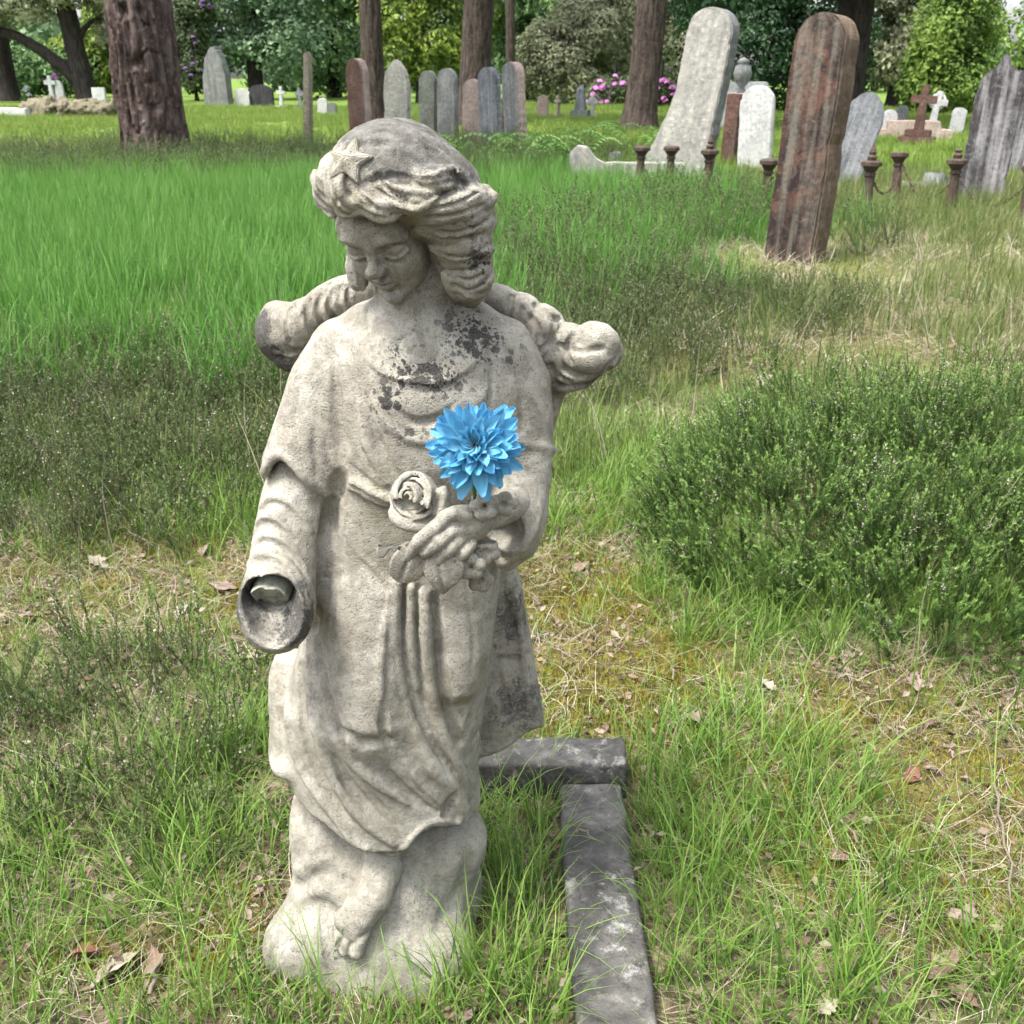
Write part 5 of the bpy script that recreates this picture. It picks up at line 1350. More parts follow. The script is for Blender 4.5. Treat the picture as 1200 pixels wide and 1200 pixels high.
def build_posts():
    m = NT('rusty_iron'); co = m.coord('Object'); n = m.noise(co, 26, 5, .65)
    m.bump(n, .5, .006); m.base(m.ramp(n, [(.3, (.022, .017, .015)), (.55, (.055, .034, .024)), (.75, (.105, .060, .038))]), .7, .4)
    spots = [(748, 226, 55, False, 2, 'iron post leftmost, in front of the pale stone\'s flared foot'), (784, 226, 47, False, 0, 'short iron post second from the left, before the tall pale headstone'),
             (828, 232, 60, True, 0, 'spiked iron post before the right edge of the tall pale headstone'), (896, 250, 60, False, 0, 'iron post half hidden behind the leaning rust-brown headstone'),
             (1013, 254, 68, True, 3, 'spiked iron post just right of the rust-brown headstone'), (1048, 238, 58, False, 7, 'slanting iron post right of the spiked one'),
             (1113, 250, 52, True, 2, 'iron post with a broken spike in front of the knobbed headstone'), (1198, 262, 64, False, 0, 'iron post cut by the right edge of the picture')]
    tops = []
    for i, (px, py, hp, spike, tilt, lab) in enumerate(spots):
        g = G(px, py); s = mpp(g[1], .3); h = .50
        root = empty('iron_post', (g[0], g[1], -.02), (0, math.radians(tilt), .3 * i)); tag(root, lab + '', 'post', 'iron posts of a chain fence')
        obj('shaft', lathe('shaft', [(.070, 0), (.070, .05), (.052, .07), (.040, h * .72), (.050, h * .74), (.050, h * .78), (.040, h * .80)], 8, False), m.m, root)
        cap = obj('cap', lathe('cap', [(.040, h * .795), (.075, h * .90), (.092, h * .91), (.092, h * .97), (.07, h)], 8, False), m.m, root)
        if spike: obj('spike', lathe('spike', [(.035, h), (.042, h + .03), (.025, h + .05), (.032, h + .07), (.006, h + .15 if i != 6 else h + .09)], 8, False), m.m, cap)
        tops.append(np.array([g[0] + math.sin(math.radians(tilt)) * h * .7, g[1], h * .70]))
    bm = bmesh.new(); R, rr = 1.0, .28
    ri = [[bm.verts.new(((R + rr * math.cos(b)) * math.cos(a) * 1.35, (R + rr * math.cos(b)) * math.sin(a) * .8, rr * math.sin(b))) for b in np.linspace(0, 6.283, 5, endpoint=False)] for a in np.linspace(0, 6.283, 10, endpoint=False)]
    for i in range(10):
        for j in range(5): bm.faces.new((ri[i][j], ri[(i + 1) % 10][j], ri[(i + 1) % 10][(j + 1) % 5], ri[i][(j + 1) % 5]))
    link = bm_mesh('link', bm, True); link.materials.append(m.m)
    pairs = [(0, 1, .22, 'rusty chain sagging between the two leftmost iron posts'), (1, 2, .18, 'rusty chain between the second post and the spiked post'), (4, 5, .2, 'rusty chain from the spiked post to the slanting post'), (5, 6, .26, 'rusty chain hanging low before the fallen stone'), (6, 7, .24, 'rusty chain running to the post at the right edge')]
    for a, b, sag, lab in pairs:
        A, B = tops[a], tops[b]; L = np.linalg.norm(B - A); n = max(8, int(L / .042)); root = empty('chain', A); tag(root, lab, 'chain', 'chains between the iron posts')
        pts = [A + (B - A) * t + np.array([0, 0, -4 * sag * t * (1 - t)]) for t in np.linspace(0, 1, n + 1)]
        for i in range(n):
            d = Vector(pts[i + 1] - pts[i]); o = obj('link', link, None, root)
            q = d.to_track_quat('X', 'Z').to_matrix() @ Matrix.Rotation((i % 2) * math.pi / 2 + .4, 3, 'X')
            o.matrix_local = Matrix.Translation(Vector((pts[i] + pts[i + 1]) / 2 - A)) @ q.to_4x4() @ Matrix.Scale(.0165, 4)

def build_litter():
    """fallen leaves and twigs"""
    def leaf(seed, oak=True):
        r = random.Random(seed); n = 15; up = []; lo_ = []
        for i in range(n):
            t = i / (n - 1); w = .27 * math.sin(math.pi * t ** .85) ** 1.25 * (1 + (.28 * math.sin(t * 26) if oak else 0)) + .010
            up.append((t, w)); lo_.append((t, -w))
        V = []; T = []
        cu, cv = r.uniform(.3, 1.0), r.uniform(-.5, .5)
        for t, w in up:
            for k in (-1, -.5, 0, .5, 1):
                x, y = t - .5, w * k
                V.append((x, y, cu * (y * y) * 1.6 + cv * x * x + .03 * math.sin(9 * t + 4 * k + seed) + .02 * abs(k))); T.append(abs(k))
        Fq = [(i * 5 + j, i * 5 + j + 1, i * 5 + j + 6, i * 5 + j + 5) for i in range(n - 1) for j in range(4)]
        me = mesh_np('blade', V, Fq); attr(me, 't', T); return me
    def lm(name, a, b):
        m = NT(name); co = m.coord('Object'); n = m.noise(co, 7, 5, .6)
        c = m.ramp(n, [(.3, a), (.7, b)])
        c = m.mix(m.ramp(m.attr('t'), [(.0, .6), (.12, 0)]), c, tuple(x * 1.4 for x in b)); m.bump(n, .4, .02); return m.base(c, .75, .3)
    mats = [lm('brown_leaf', (.10, .062, .045), (.19, .13, .10)), lm('pinkish_leaf', (.14, .10, .085), (.25, .19, .16)), lm('bleached_leaf', (.19, .16, .125), (.32, .28, .23)), lm('red_leaf', (.10, .040, .026), (.17, .075, .050))]
    spots = [(1105, 1130, .075, 0, 30, 'large dry brown leaf lying near the lower right corner'), (1072, 800, .060, 1, 80, 'pinkish curled leaf at the foot of the heather bush'), (815, 842, .062, 1, -30, 'pale pinkish leaf on the moss right of the kerb'),
             (98, 1118, .055, 3, 20, 'red-brown leaf in the grass at the lower left'), (138, 1135, .085, 2, 50, 'large bleached oak leaf at the lower left'), (182, 1128, .05, 0, 110, 'small brown leaf beside the bleached oak leaf'),
             (262, 684, .085, 1, 10, 'pinkish leaf litter left of the empty sleeve'), (215, 708, .07, 2, 70, 'pale leaf in the straw left of the statue'), (115, 655, .07, 2, -20, 'bleached leaf in the moss at the left'),
             (1130, 1165, .05, 0, -60, 'small brown leaf at the lower right edge'), (1070, 905, .045, 3, 40, 'reddish leaf in the straw on the right'), (985, 1000, .04, 0, 0, 'small brown leaf on the moss patch right of the tall grass'),
             (1135, 1070, .05, 1, 60, 'pinkish leaf half buried in grass at the right'), (300, 770, .06, 2, 40, 'bleached leaf beside the statue\'s left skirt fold'), (30, 720, .07, 1, 15, 'pinkish leaf at the left edge'), (900, 800, .05, 2, 120, 'pale leaf below the heather bush'),
             (680, 660, .06, 0, 20, 'brown leaf on the moss right of the sleeve'), (240, 640, .06, 1, 80, 'pinkish leaf behind the sleeve at the left'), (970, 1180, .04, 2, 30, 'pale leaf at the bottom edge'), (845, 435, .16, 1, 10, 'pinkish leaf litter on the bare patch behind the wing'), (895, 445, .13, 2, 60, 'bleached leaf on the bare patch behind the heather bush')]
    for i, (px, py, L, mi, rz, lab) in enumerate(spots):
        g = G(px, py, .02); me = leaf(i * 7 + 1, mi != 3); me.materials.append(mats[mi]); me.transform(Matrix.Scale(L, 4))
        o = obj('fallen_leaf', me, None, None, (g[0], g[1], float(ground_z(g[0], g[1])) + .016), (random.uniform(-.5, .5), random.uniform(-.4, .4), math.radians(rz)))
        tag(o, lab, 'leaf', 'fallen leaves')
    bark = lm('twig_bark', (.060, .046, .036), (.13, .108, .086))
    tw = [(175, 1165, 195, 1120, .0042, 'crooked grey twig in the lower left corner'), (985, 960, 1020, 1015, .0028, 'thin twig on the moss right of the tall grass'), (800, 825, 900, 880, .0022, 'long thin twig across the moss right of the kerb'), (120, 610, 180, 640, .003, 'pale twig in the straw at the left'),
          (1165, 920, 1185, 1060, .0030, 'grey twig near the right edge'), (676, 975, 700, 985, .0028, 'little curled twig lying on the kerb'), (560, 690, 640, 640, .0016, 'fine bent stem beside the hanging sleeve')]
    for i, (x0, y0, x1, y1, rad, lab) in enumerate(tw):
        zz = .055 if 'kerb' in lab and 'on the kerb' in lab else .02
        A, B = G(x0, y0, zz), G(x1, y1, zz); r = np.random.default_rng(i)
        pts = [A + (B - A) * t + r.normal(size=3) * .0028 * (0 if t in (0, 1) else 1) + np.array([0, 0, .010 * math.sin(t * 3.1)]) for t in np.linspace(0, 1, 8)]
        root_me = tube(pts, [rad * (1 - .5 * k / 7) for k in range(8)], 6)
        o = obj('twig', root_me, bark); tag(o, lab, 'twig', 'fallen twigs')
def tube(pts, rad, seg=8, name='tube'):
    pts = [Vector(p) for p in pts]; V = []; Fq = []
    for i, p in enumerate(pts):
        d = (pts[min(i + 1, len(pts) - 1)] - pts[max(i - 1, 0)]).normalized(); q = d.to_track_quat('Z', 'Y').to_matrix()
        for a in np.linspace(0, 2 * math.pi, seg, endpoint=False):
            V.append(p + q @ Vector((math.cos(a) * rad[i], math.sin(a) * rad[i], 0)))
    for i in range(len(pts) - 1):
        for j in range(seg): Fq.append((i * seg + j, i * seg + (j + 1) % seg, (i + 1) * seg + (j + 1) % seg, (i + 1) * seg + j))
    return mesh_np(name, [tuple(v) for v in V], Fq)
# ================================================================== trees and shrubs
def bark_mat(name, a, b, c, fur=1.0):
    m = NT(name); co = m.coord('Object', (9 * fur, 9 * fur, 1.8 * fur)); co2 = m.coord('Object')
    n = m.noise(co, 1.0, 6, .65, .6); n2 = m.noise(co2, 18, 5, .65)
    col = m.ramp(n, [(.34, a), (.5, b), (.68, c)])
    col = m.mix(m.ramp(n2, [(.55, 0), (.72, .6)]), col, tuple(x * 1.5 for x in c))
    m.bump(m.math('ADD', n, m.math('MULTIPLY', n2, .4)), 1.0, .05)
    return m.base(col, .92, .15)
def trunk_mesh(h, r0, r1, seed, flare=.35, ridges=14, depth=.03, bend=0.0, seg=72, rows=120, knots=()):
    zs = np.concatenate([np.linspace(-.15, min(4.5, h), rows), np.linspace(min(4.5, h) + .1, h, 12)]) if h > 4.6 else np.linspace(-.15, h, rows)
    th = np.linspace(0, 2 * math.pi, seg, endpoint=False)
    T, Z = np.meshgrid(th, zs, indexing='ij')
    R = r0 + (r1 - r0) * np.clip(Z / h, 0, 1) + r0 * flare * np.exp(-np.clip(Z, 0, None) / .28)
    cx, sx = np.cos(T), np.sin(T)
    w = T + .25 * vnoise(cx * 1.5, sx * 1.5, Z * 1.2, seed)
    rid = np.abs(np.sin(w * ridges / 2 + 1.2 * vnoise(cx * 2, sx * 2, Z * 1.6, seed + 1)))
    plate = fbm(cx * 6, sx * 6, Z * 3.2, seed + 2, 3) - .7 * (np.abs(vnoise(cx * 7, sx * 7, Z * 3.1, seed + 4)) < .08)
    R = R + depth * (rid - .6) + depth * .9 * plate
    for (a, z, d, s) in knots:
        q = np.exp(-(((np.angle(np.exp(1j * (T - a))) * r0) ** 2 + (Z - z) ** 2) / s ** 2)); q2 = np.exp(-(((np.angle(np.exp(1j * (T - a))) * r0) ** 2 + (Z - z) ** 2) / (s * 2) ** 2))
        R = R + d * q2 * .8 - d * 2.4 * q
    V = np.stack([R * cx + bend * Z * Z * .01, R * sx, Z], -1).reshape(-1, 3); n = len(zs)
    i, j = np.meshgrid(np.arange(seg), np.arange(n - 1), indexing='ij'); i2 = (i + 1) % seg
    fa = np.stack([(i * n + j).ravel(), (i2 * n + j).ravel(), (i2 * n + j + 1).ravel(), (i * n + j + 1).ravel()], 1)
    return mesh_np('trunk', V, fa)
def crown_mesh(name, blobs, count, size, seed, droop=0.0, aspect=.55, gap=.0):
    """many leaf sprays spread through lumpy volumes"""
    r = np.random.default_rng(seed); count = int(count * 2.3); size = size * .62
    B = np.array(blobs, float); vol = B[:, 3] * B[:, 4] + B[:, 3] * B[:, 5]
    k = r.choice(len(B), count, p=vol / vol.sum())
    d = r.normal(size=(count, 3)); d /= np.linalg.norm(d, axis=1)[:, None]
    rad = r.uniform(.30, 1.0, count) ** .5
    P = B[k, :3] + d * B[k, 3:6] * rad[:, None]
    nz = fbm(P[:, 0] * 1.1, P[:, 1] * 1.1, P[:, 2] * 1.3, seed + 5, 2)
    nz2 = fbm(P[:, 0] * 3.2, P[:, 1] * 3.2, P[:, 2] * 3.2, seed + 9, 2)
    P += d * ((nz * .38 + nz2 * .16) * B[k, 3:6].mean(1))[:, None]
    keep = (nz + .5 * nz2 > -.50 + gap) & (P[:, 2] > .02); P, d, nz = P[keep], d[keep], nz[keep]; n = len(P)
    nrm = d + r.normal(size=(n, 3)) * .55 + np.array([0, 0, .35]); nrm /= np.linalg.norm(nrm, axis=1)[:, None]
    u = np.cross(nrm, r.normal(size=(n, 3))); 
    if droop: u = u * (1 - droop) + np.array([0, 0, -1.0]) * droop + d * np.array([.4, .4, 0])
    u -= nrm * np.sum(u * nrm, 1)[:, None]; u /= np.linalg.norm(u, axis=1)[:, None] + 1e-9
    v = np.cross(nrm, u); s = size * r.uniform(.55, 1.35, n)[:, None]; bow = nrm * s * .18
    V = np.stack([P - u * s - bow, P - v * s * aspect, P + u * s - bow, P + v * s * aspect], 1).reshape(-1, 3)
    fa = np.arange(4 * n).reshape(-1, 4)
    me = mesh_np(name, V, fa, False)
    attr(me, 't', np.zeros(4 * n)); attr(me, 'c', np.repeat(np.clip(.45 + .55 * nz + r.normal(size=n) * .18, 0, .88), 4)); return me
def foliage(name, lo, mid, hi, trans=.3):
    return leafy(name, [(0, lo), (.45, mid), (.9, hi), (1, hi)], trans=trans, var=.0, rough=.6)

def tree(px, Y, label, trunk=None, blobs=(), count=4000, size=.16, leaf_mat=None, bark=None, droop=0.0, gap=0.0, seed=1, name='tree', cat='tree', aspect=.55, limbs=6, kids=None, group=None, crown='crown'):
    X = W(px, 100, Y)[0]
    root = empty(name, (X, Y, 0)); tag(root, label, cat, group)
    if trunk: 
        tr = obj('trunk', trunk_mesh(**trunk), bark, root, None, (0, math.radians(kids.get('tilt', 0)) if kids else 0, 0))
    if blobs:
        obj(crown, crown_mesh(crown, blobs, count, size, seed, droop, aspect, gap), leaf_mat, root)
        r = random.Random(seed)
        if limbs and trunk:
            for i in range(limbs):
                b = blobs[i % len(blobs)]; z0 = max(.4, min(trunk['h'] * .95, b[2] * r.uniform(.75, .95)))
                e = Vector((b[0], b[1], b[2])) + Vector((r.uniform(-.4, .4) * b[3], r.uniform(-.4, .4) * b[4], 0))
                s = Vector((0, 0, z0)); pts = [s.lerp(e, t) + Vector((0, 0, .25 * math.sin(t * 3.1))) + Vector((r.uniform(-.1, .1), r.uniform(-.1, .1), 0)) * t for t in (0, .25, .5, .75, 1)]
                obj('limb', tube(pts, [trunk['r1'] * .45 * (1 - .8 * t) + .012 for t in (0, .25, .5, .75, 1)], 7, 'limb'), bark, root)
    return root

def build_trees():
    pine = bark_mat('pine_bark', (.018, .013, .012), (.070, .048, .042), (.165, .130, .120), .9)
    brownb = bark_mat('brown_bark', (.022, .017, .015), (.055, .042, .036), (.10, .080, .068), 1.6)
    darkb = bark_mat('dark_bark', (.012, .010, .010), (.028, .023, .021), (.055, .047, .043), 1.4)
    midg = foliage('mid_green_leaves', (0.037, 0.086, 0.031), (0.106, 0.195, 0.069), (0.219, 0.344, 0.133))
    greyg = foliage('grey_green_leaves', (0.092, 0.103, 0.059), (0.192, 0.208, 0.120), (0.350, 0.367, 0.233))
    dkg = foliage('dark_conifer_leaves', (0.011, 0.030, 0.014), (0.024, 0.065, 0.024), (0.054, 0.121, 0.041), .2)
    yel = foliage('yellow_green_leaves', (0.057, 0.098, 0.017), (0.132, 0.201, 0.032), (0.253, 0.322, 0.057))
    lime = foliage('lime_cypress_leaves', (0.047, 0.089, 0.016), (0.110, 0.189, 0.029), (0.200, 0.294, 0.053))
    light = foliage('light_green_leaves', (0.072, 0.132, 0.030), (0.156, 0.252, 0.054), (0.288, 0.384, 0.108), .4)
    high = lambda z, r: [(0, 0, z, r, r, r * .55), (r * .6, .3, z - .6, r * .7, r * .7, r * .4), (-r * .6, -.2, z + .4, r * .7, r * .7, r * .5), (.2, -r * .5, z + .9, r * .7, r * .6, r * .5)]
    # bare trunks in front; their crowns start above the frame
    t = lambda h, r0, r1, seed, **k: dict(h=h, r0=r0, r1=r1, seed=seed, **k)
    tree(173, 15.4, 'thick rough-barked pine trunk at the left', t(11, .44, .36, 3, ridges=19, depth=.045, seg=150, rows=240, flare=.10, knots=[(-1.75, 1.95, .05, .08), (-1.5, 1.32, .05, .09), (-1.25, 1.95, .04, .06), (-1.15, .75, .03, .07), (-2.6, .9, .04, .07)]), high(10.5, 3.2), 5000, .22, dkg, pine, seed=31, name='pine_tree')
    tree(438, 27, 'slim dark trunk left of the pointed pale headstone', t(13, .27, .20, 5, ridges=16, depth=.016, seg=56), high(12.5, 3), 3500, .25, dkg, brownb, seed=32, name='pine_tree', kids=dict(tilt=0))
    tree(552, 26, 'slim dark trunk rising behind the short pinkish headstone', t(13, .36, .25, 7, ridges=16, depth=.018, seg=56), high(12.5, 3), 3500, .25, dkg, brownb, seed=33, name='pine_tree', kids=dict(tilt=4.5))
    tree(750, 23.5, 'dark trunk with a flared foot left of the tall pale headstone', t(13, .33, .24, 9, ridges=16, depth=.018, seg=56, flare=.55), high(12.5, 3), 3500, .25, dkg, brownb, seed=34, name='pine_tree', kids=dict(tilt=4))
    tree(598, 44, 'thin far trunk behind the row of headstones', t(12, .19, .15, 11, ridges=10, depth=.01, seg=32), high(11.5, 2.5), 2500, .25, dkg, brownb, seed=35, name='pine_tree')
    # big dark conifer behind the brown headstone, boughs hanging into the frame
    tree(992, 26, 'broad dark conifer with hanging boughs behind the rust-brown headstone', t(12, .40, .34, 13, ridges=16, depth=.02, seg=56, flare=.3),
         [(-1.2, -.6, 4.1, 2.6, 2, 1.05), (1.6, -.8, 3.9, 2.4, 2, .95), (.2, .5, 5.2, 3.4, 3, 1.4), (2.6, 0, 3.6, 1.4, 1.4, .8), (3.1, 1.5, 4.0, 1.3, 1.2, .8), (-3.2, 0, 3.3, 1.3, 1.3, 1.2), (0, 0, 7.5, 3, 3, 2)], 9000, .17, dkg, darkb, .35, 0, 36, 'conifer', limbs=8)
    tree(930, 34, 'dense dark evergreen between the pale and brown headstones', t(5, .2, .1, 14, seg=24, rows=30), [(-1.4, 0, 2.0, 1.5, 1.4, 2.2), (.4, .2, 2.6, 1.6, 1.5, 2.9), (-.6, 0, 4.5, 1.4, 1.3, 2.2), (1.3, 0, 1.6, 1.1, 1.1, 1.7)], 8500, .13, dkg, darkb, .2, 0, 37, 'evergreen', limbs=4)
    # bright cypress cone and companions
    tree(1112, 33, 'bright lime-green conical cypress at the right', t(5, .15, .05, 15, seg=24, rows=30), [(0, 0, 1.0, 1.45, 1.4, 1.5), (-.1, 0, 2.2, 1.25, 1.2, 1.4), (.1, 0, 3.3, .85, .85, 1.3), (.15, 0, 4.4, .45, .45, 1.0), (-.9, 0, .9, .8, .8, 1.3)], 9000, .115, lime, brownb, .1, 0, 38, 'cypress', limbs=0)
    tree(1139, 37, 'narrow green spire beside the bright cypress', t(6, .12, .05, 16, seg=24, rows=30), [(0, 0, 1.5, .7, .7, 2), (0, 0, 3.6, .5, .5, 2), (0, 0, 5.5, .3, .3, 1.5)], 3200, .12, midg, brownb, .1, 0, 39, 'cypress', limbs=0)
    tree(1048, 40, 'silvery grey-green conifer behind the white crosses', t(8, .2, .1, 17, seg=24, rows=30), [(0, 0, 2.2, 1.9, 1.6, 1.6), (-.9, 0, 3.6, 1.4, 1.3, 1.3), (.9, 0, 4.4, 1.5, 1.3, 1.2), (0, 0, 6.2, 1.6, 1.6, 1.4)], 6500, .17, greyg, darkb, .25, .05, 40, 'conifer')
    tree(1195, 44, 'airy light green tree at the right edge with sky showing through', t(9, .2, .1, 18, seg=24, rows=30), [(0, 0, 2.2, 2.4, 1.8, 1.5), (1.2, 0, 4.2, 1.8, 1.5, 1.0), (-1.0, .2, 4.9, 1.0, 1.0, .8), (0.4, 0, 7, 2.5, 2, 1.5)], 5200, .20, light, brownb, 0, .28, 41, 'broadleaf_tree')
    # middle: grey willow-like shrubs, yellow-green conifer, light tree
    tree(655, 45, 'grey-green bushy willow behind the lawn', t(3, .12, .05, 19, seg=20, rows=24), [(0, 0, 1.3, 1.8, 1.4, 1.3), (1.2, .3, 2.6, 1.5, 1.3, 1.2), (-.7, .3, 2.2, 1.0, 1.0, .9)], 6500, .13, greyg, brownb, 0, .1, 42, 'willow_shrub', 'shrub')
    tree(712, 47, 'tall grey-green willow left of the right-hand pine', t(5, .14, .07, 20, seg=20, rows=24), [(0, 0, 1.9, 1.7, 1.4, 1.7), (.5, 0, 3.9, 1.7, 1.4, 1.4), (-1.2, 0, 3.2, 1.3, 1.2, 1.2)], 7000, .14, greyg, brownb, 0, .1, 43, 'willow_shrub', 'shrub')
    tree(725, 60, 'light lime-green tree far behind the right-hand pine', t(10, .25, .15, 21, seg=20, rows=24), [(0, 0, 3.9, 2.9, 2, 1.5), (2.2, 0, 3.2, 2.1, 2, 1.3), (-2.6, 0, 4.6, 1.6, 1.6, 1.2), (0, 0, 7, 3.4, 2.5, 2)], 5600, .22, light, brownb, 0, .12, 44, 'broadleaf_tree')
    tree(795, 48, 'olive-grey tree between the pine and the pale headstone', t(6, .2, .1, 22, seg=20, rows=24), [(0, 0, 2.4, 1.5, 1.4, 2.0), (-.6, 0, 4.6, 1.6, 1.4, 1.3), (1.2, 0, 1.2, 1.2, 1.2, 1.2)], 6000, .14, greyg, brownb, .2, .08, 45, 'tree')
    tree(815, 39, 'dark conifer with drooping boughs behind the tall pale headstone', t(8, .14, .06, 46, seg=20, rows=24), [(-.5, 0, 3.3, .6, .6, 1.1), (.2, 0, 3.8, .8, .6, .9), (-1.4, 0, 4.0, .7, .6, .6), (0, 0, 6, 1.2, 1.2, 1.2)], 2400, .13, dkg, darkb, .6, .05, 46, 'conifer', limbs=4)
    tree(493, 46, 'yellow-green feathery conifer behind the row of headstones', t(9, .2, .12, 23, seg=20, rows=24), [(-1.0, 0, 1.7, 1.3, 1.2, 1.5), (-.9, 0, 3.6, 1.6, 1.3, 1.3), (1.0, 0, 2.8, 1.3, 1.2, 1.8), (.5, 0, 4.8, 1.6, 1.3, 1.2), (0, 0, 7, 1.8, 1.6, 1.6)], 8000, .17, yel, brownb, .45, .02, 47, 'conifer')
    tree(545, 50, 'fresh green conifer between the two slim trunks', t(9, .2, .12, 24, seg=20, rows=24), [(0, 0, 1.8, 1.4, 1.3, 1.7), (.6, 0, 3.8, 1.5, 1.3, 1.5), (-.8, 0, 4.8, 1.3, 1.3, 1.2), (0, 0, 7, 1.8, 1.6, 1.6)], 6500, .17, foliage('fresh_conifer_leaves', (.030, .070, .014), (.075, .145, .026), (.15, .23, .045)), brownb, .4, .05, 48, 'conifer')
    tree(620, 54, 'dark shaded conifer behind the thin far trunk', t(10, .22, .12, 25, seg=20, rows=24), [(0, 0, 2.0, 1.9, 1.6, 2.0), (.8, 0, 4.5, 2.0, 1.7, 1.6), (-1.4, 0, 4.0, 1.5, 1.4, 1.4), (0, 0, 7.5, 2.2, 2, 2)], 6500, .20, midg, darkb, .35, .02, 49, 'conifer')
    # left: mid-green trees, rhododendron, dark leaning tree
    tree(300, 52, 'broad mid-green tree between the pine and the statue', t(9, .35, .2, 26, seg=24, rows=24), [(-1.4, 0, 2.6, 2.2, 1.8, 1.6), (1.6, 0, 2.4, 2.2, 1.8, 1.6), (0, 0, 4.6, 3.2, 2.2, 1.5), (-2.8, 0, 4.2, 1.6, 1.5, 1.3), (0, 0, 7.5, 3.4, 2.5, 2)], 8500, .19, foliage('bluish_green_leaves', (0.043, 0.094, 0.050), (0.128, 0.211, 0.113), (0.265, 0.374, 0.218)), darkb, .1, 0, 50, 'broadleaf_tree')
    tree(392, 56, 'darker green tree left of the slim trunk', t(9, .3, .2, 27, seg=24, rows=24), [(0, 0, 2.2, 2.3, 1.8, 2.2), (-1.0, 0, 4.6, 2.4, 2, 1.5), (1.6, 0, 4.8, 1.9, 1.7, 1.3), (0, 0, 7.5, 3, 2.5, 2)], 7500, .20, midg, darkb, .2, 0, 51, 'broadleaf_tree')
    pur = leafy('purple_blossom', [(0, (.22, .10, .34)), (1, (.42, .26, .58))], trans=.3, var=0); mag = leafy('pink_blossom', [(0, (.50, .12, .46)), (1, (.68, .32, .64))], trans=.3, var=0)
    def rhodo(px, Y, blobs, cnt, lab, fl, mat, seed, size=.13):
        root = tree(px, Y, lab, t(1.6, .08, .04, seed, seg=16, rows=16), blobs, cnt, size, foliage('rhododendron_leaves_%d' % seed, (.030, .050, .022), (.075, .105, .045), (.17, .21, .11)), darkb, 0, .02, seed, 'rhododendron', 'shrub', limbs=4)
        r = np.random.default_rng(seed); k = 0; Vb = crown_cluster(seed)
        Vb.materials.append(mat)
        for i in range(fl):
            b = blobs[r.integers(len(blobs))]; d = r.normal(size=3); d[1] = -abs(d[1]) - .3; d /= np.linalg.norm(d)
            o = obj('flower_head', Vb, None, root, tuple(np.array(b[:3]) + d * np.array(b[3:6]) * 1.0), tuple(r.uniform(-.5, .5, 3))); s = r.uniform(.7, 1.2); o.scale = (s, s, s)
    rhodo(229, 50, [(0, 0, 1.4, .8, .8, 1.3), (-.2, 0, 2.7, 1.1, .8, 1.0), (.3, 0, 4.0, 1.0, .8, .9)], 4200, 'tall rhododendron with purple flowers right of the pine trunk', 26, pur, 61)
    rhodo(721, 41, [(0, 0, .55, .85, .7, .65), (-.5, 0, .4, .5, .5, .5)], 1500, 'low rhododendron covered in pink-purple flowers left of the right-hand pine', 26, mag, 62, .10)
    rhodo(775, 40, [(0, 0, .5, .55, .5, .5)], 700, 'small magenta-flowered rhododendron right of the right-hand pine', 16, mag, 63, .10)
    # dark spreading tree at the far left with an arching limb
    rt = tree(100, 46, 'dark spreading tree with an arching limb at the far left', t(8, .42, .30, 28, seg=32, rows=40, ridges=10, depth=.02), [(-2.6, 0, 4.2, 2.6, 1.6, 1.3), (.6, -.3, 4.6, 2.0, 1.5, 1.1), (-4.6, .3, 3.9, 1.8, 1.5, 1.2), (1.2, 0, 3.2, .7, .8, 1.0), (-1.6, .8, 6.5, 3.4, 2, 1.5)], 8500, .17, greyg, darkb, .25, .02, 64, 'spreading_tree', kids=dict(tilt=-5))
    obj('limb', tube([(.0, 0, .55), (-.6, -.05, 1.25), (-1.5, -.1, 2.0), (-2.4, -.1, 2.55), (-3.6, 0, 2.9), (-4.8, 0, 3.05)], [.30, .28, .23, .19, .16, .12], 14, 'limb'), darkb, rt)
    tree(8, 50, 'dark trunk at the left edge under the spreading tree', t(9, .45, .35, 29, seg=32, rows=30, ridges=10, depth=.02), high(7.5, 2.6), 3000, .22, dkg, darkb, seed=65, name='tree')
    tree(150, 58, 'yellowish green undergrowth behind the pine trunk', t(3, .1, .05, 30, seg=16, rows=16), [(-1.2, 0, 1.4, 1.6, 1.2, 1.4), (0, 0, 3.4, 2.2, 1.5, 1.6), (-2.5, 0, 2.0, 1.4, 1.2, 1.5)], 5000, .18, yel, darkb, 0, .1, 66, 'shrub', 'shrub')
    tree(30, 57, 'shaded green shrub under the spreading tree at the left', t(3, .1, .05, 31, seg=16, rows=16), [(0, 0, 1.3, 2.2, 1.4, 1.4), (2.2, 0, 1.2, 1.4, 1.2, 1.2), (-1.4, 0, 2.8, 1.6, 1.2, 1.2)], 5200, .17, midg, darkb, 0, .05, 67, 'shrub', 'shrub')
    # dry grassy mound at the far left
    g = G(78, 137); f = Field((-1.8, -.8, -.1), (1.8, .8, .9), .035)
    f.ell((-.5, 0, .1), (.9, .5, .42), 0); f.ell((.7, .1, .1), (.8, .45, .40), .1); f.grain(.20, 3.5, 4, 3); f.grain(.08, 12, 6, 2)
    V, fa = f.mesh(); mm = weathered('dry_mound', [(.10, .09, .06), (.17, .15, .10), (.25, .23, .17)], None, 0, 2.5)
    tag(obj('mound', mesh_np('mound', V, fa), mm, None, (g[0], g[1], 0)), 'mound of dry pale cuttings on the lawn at the left', 'mound')
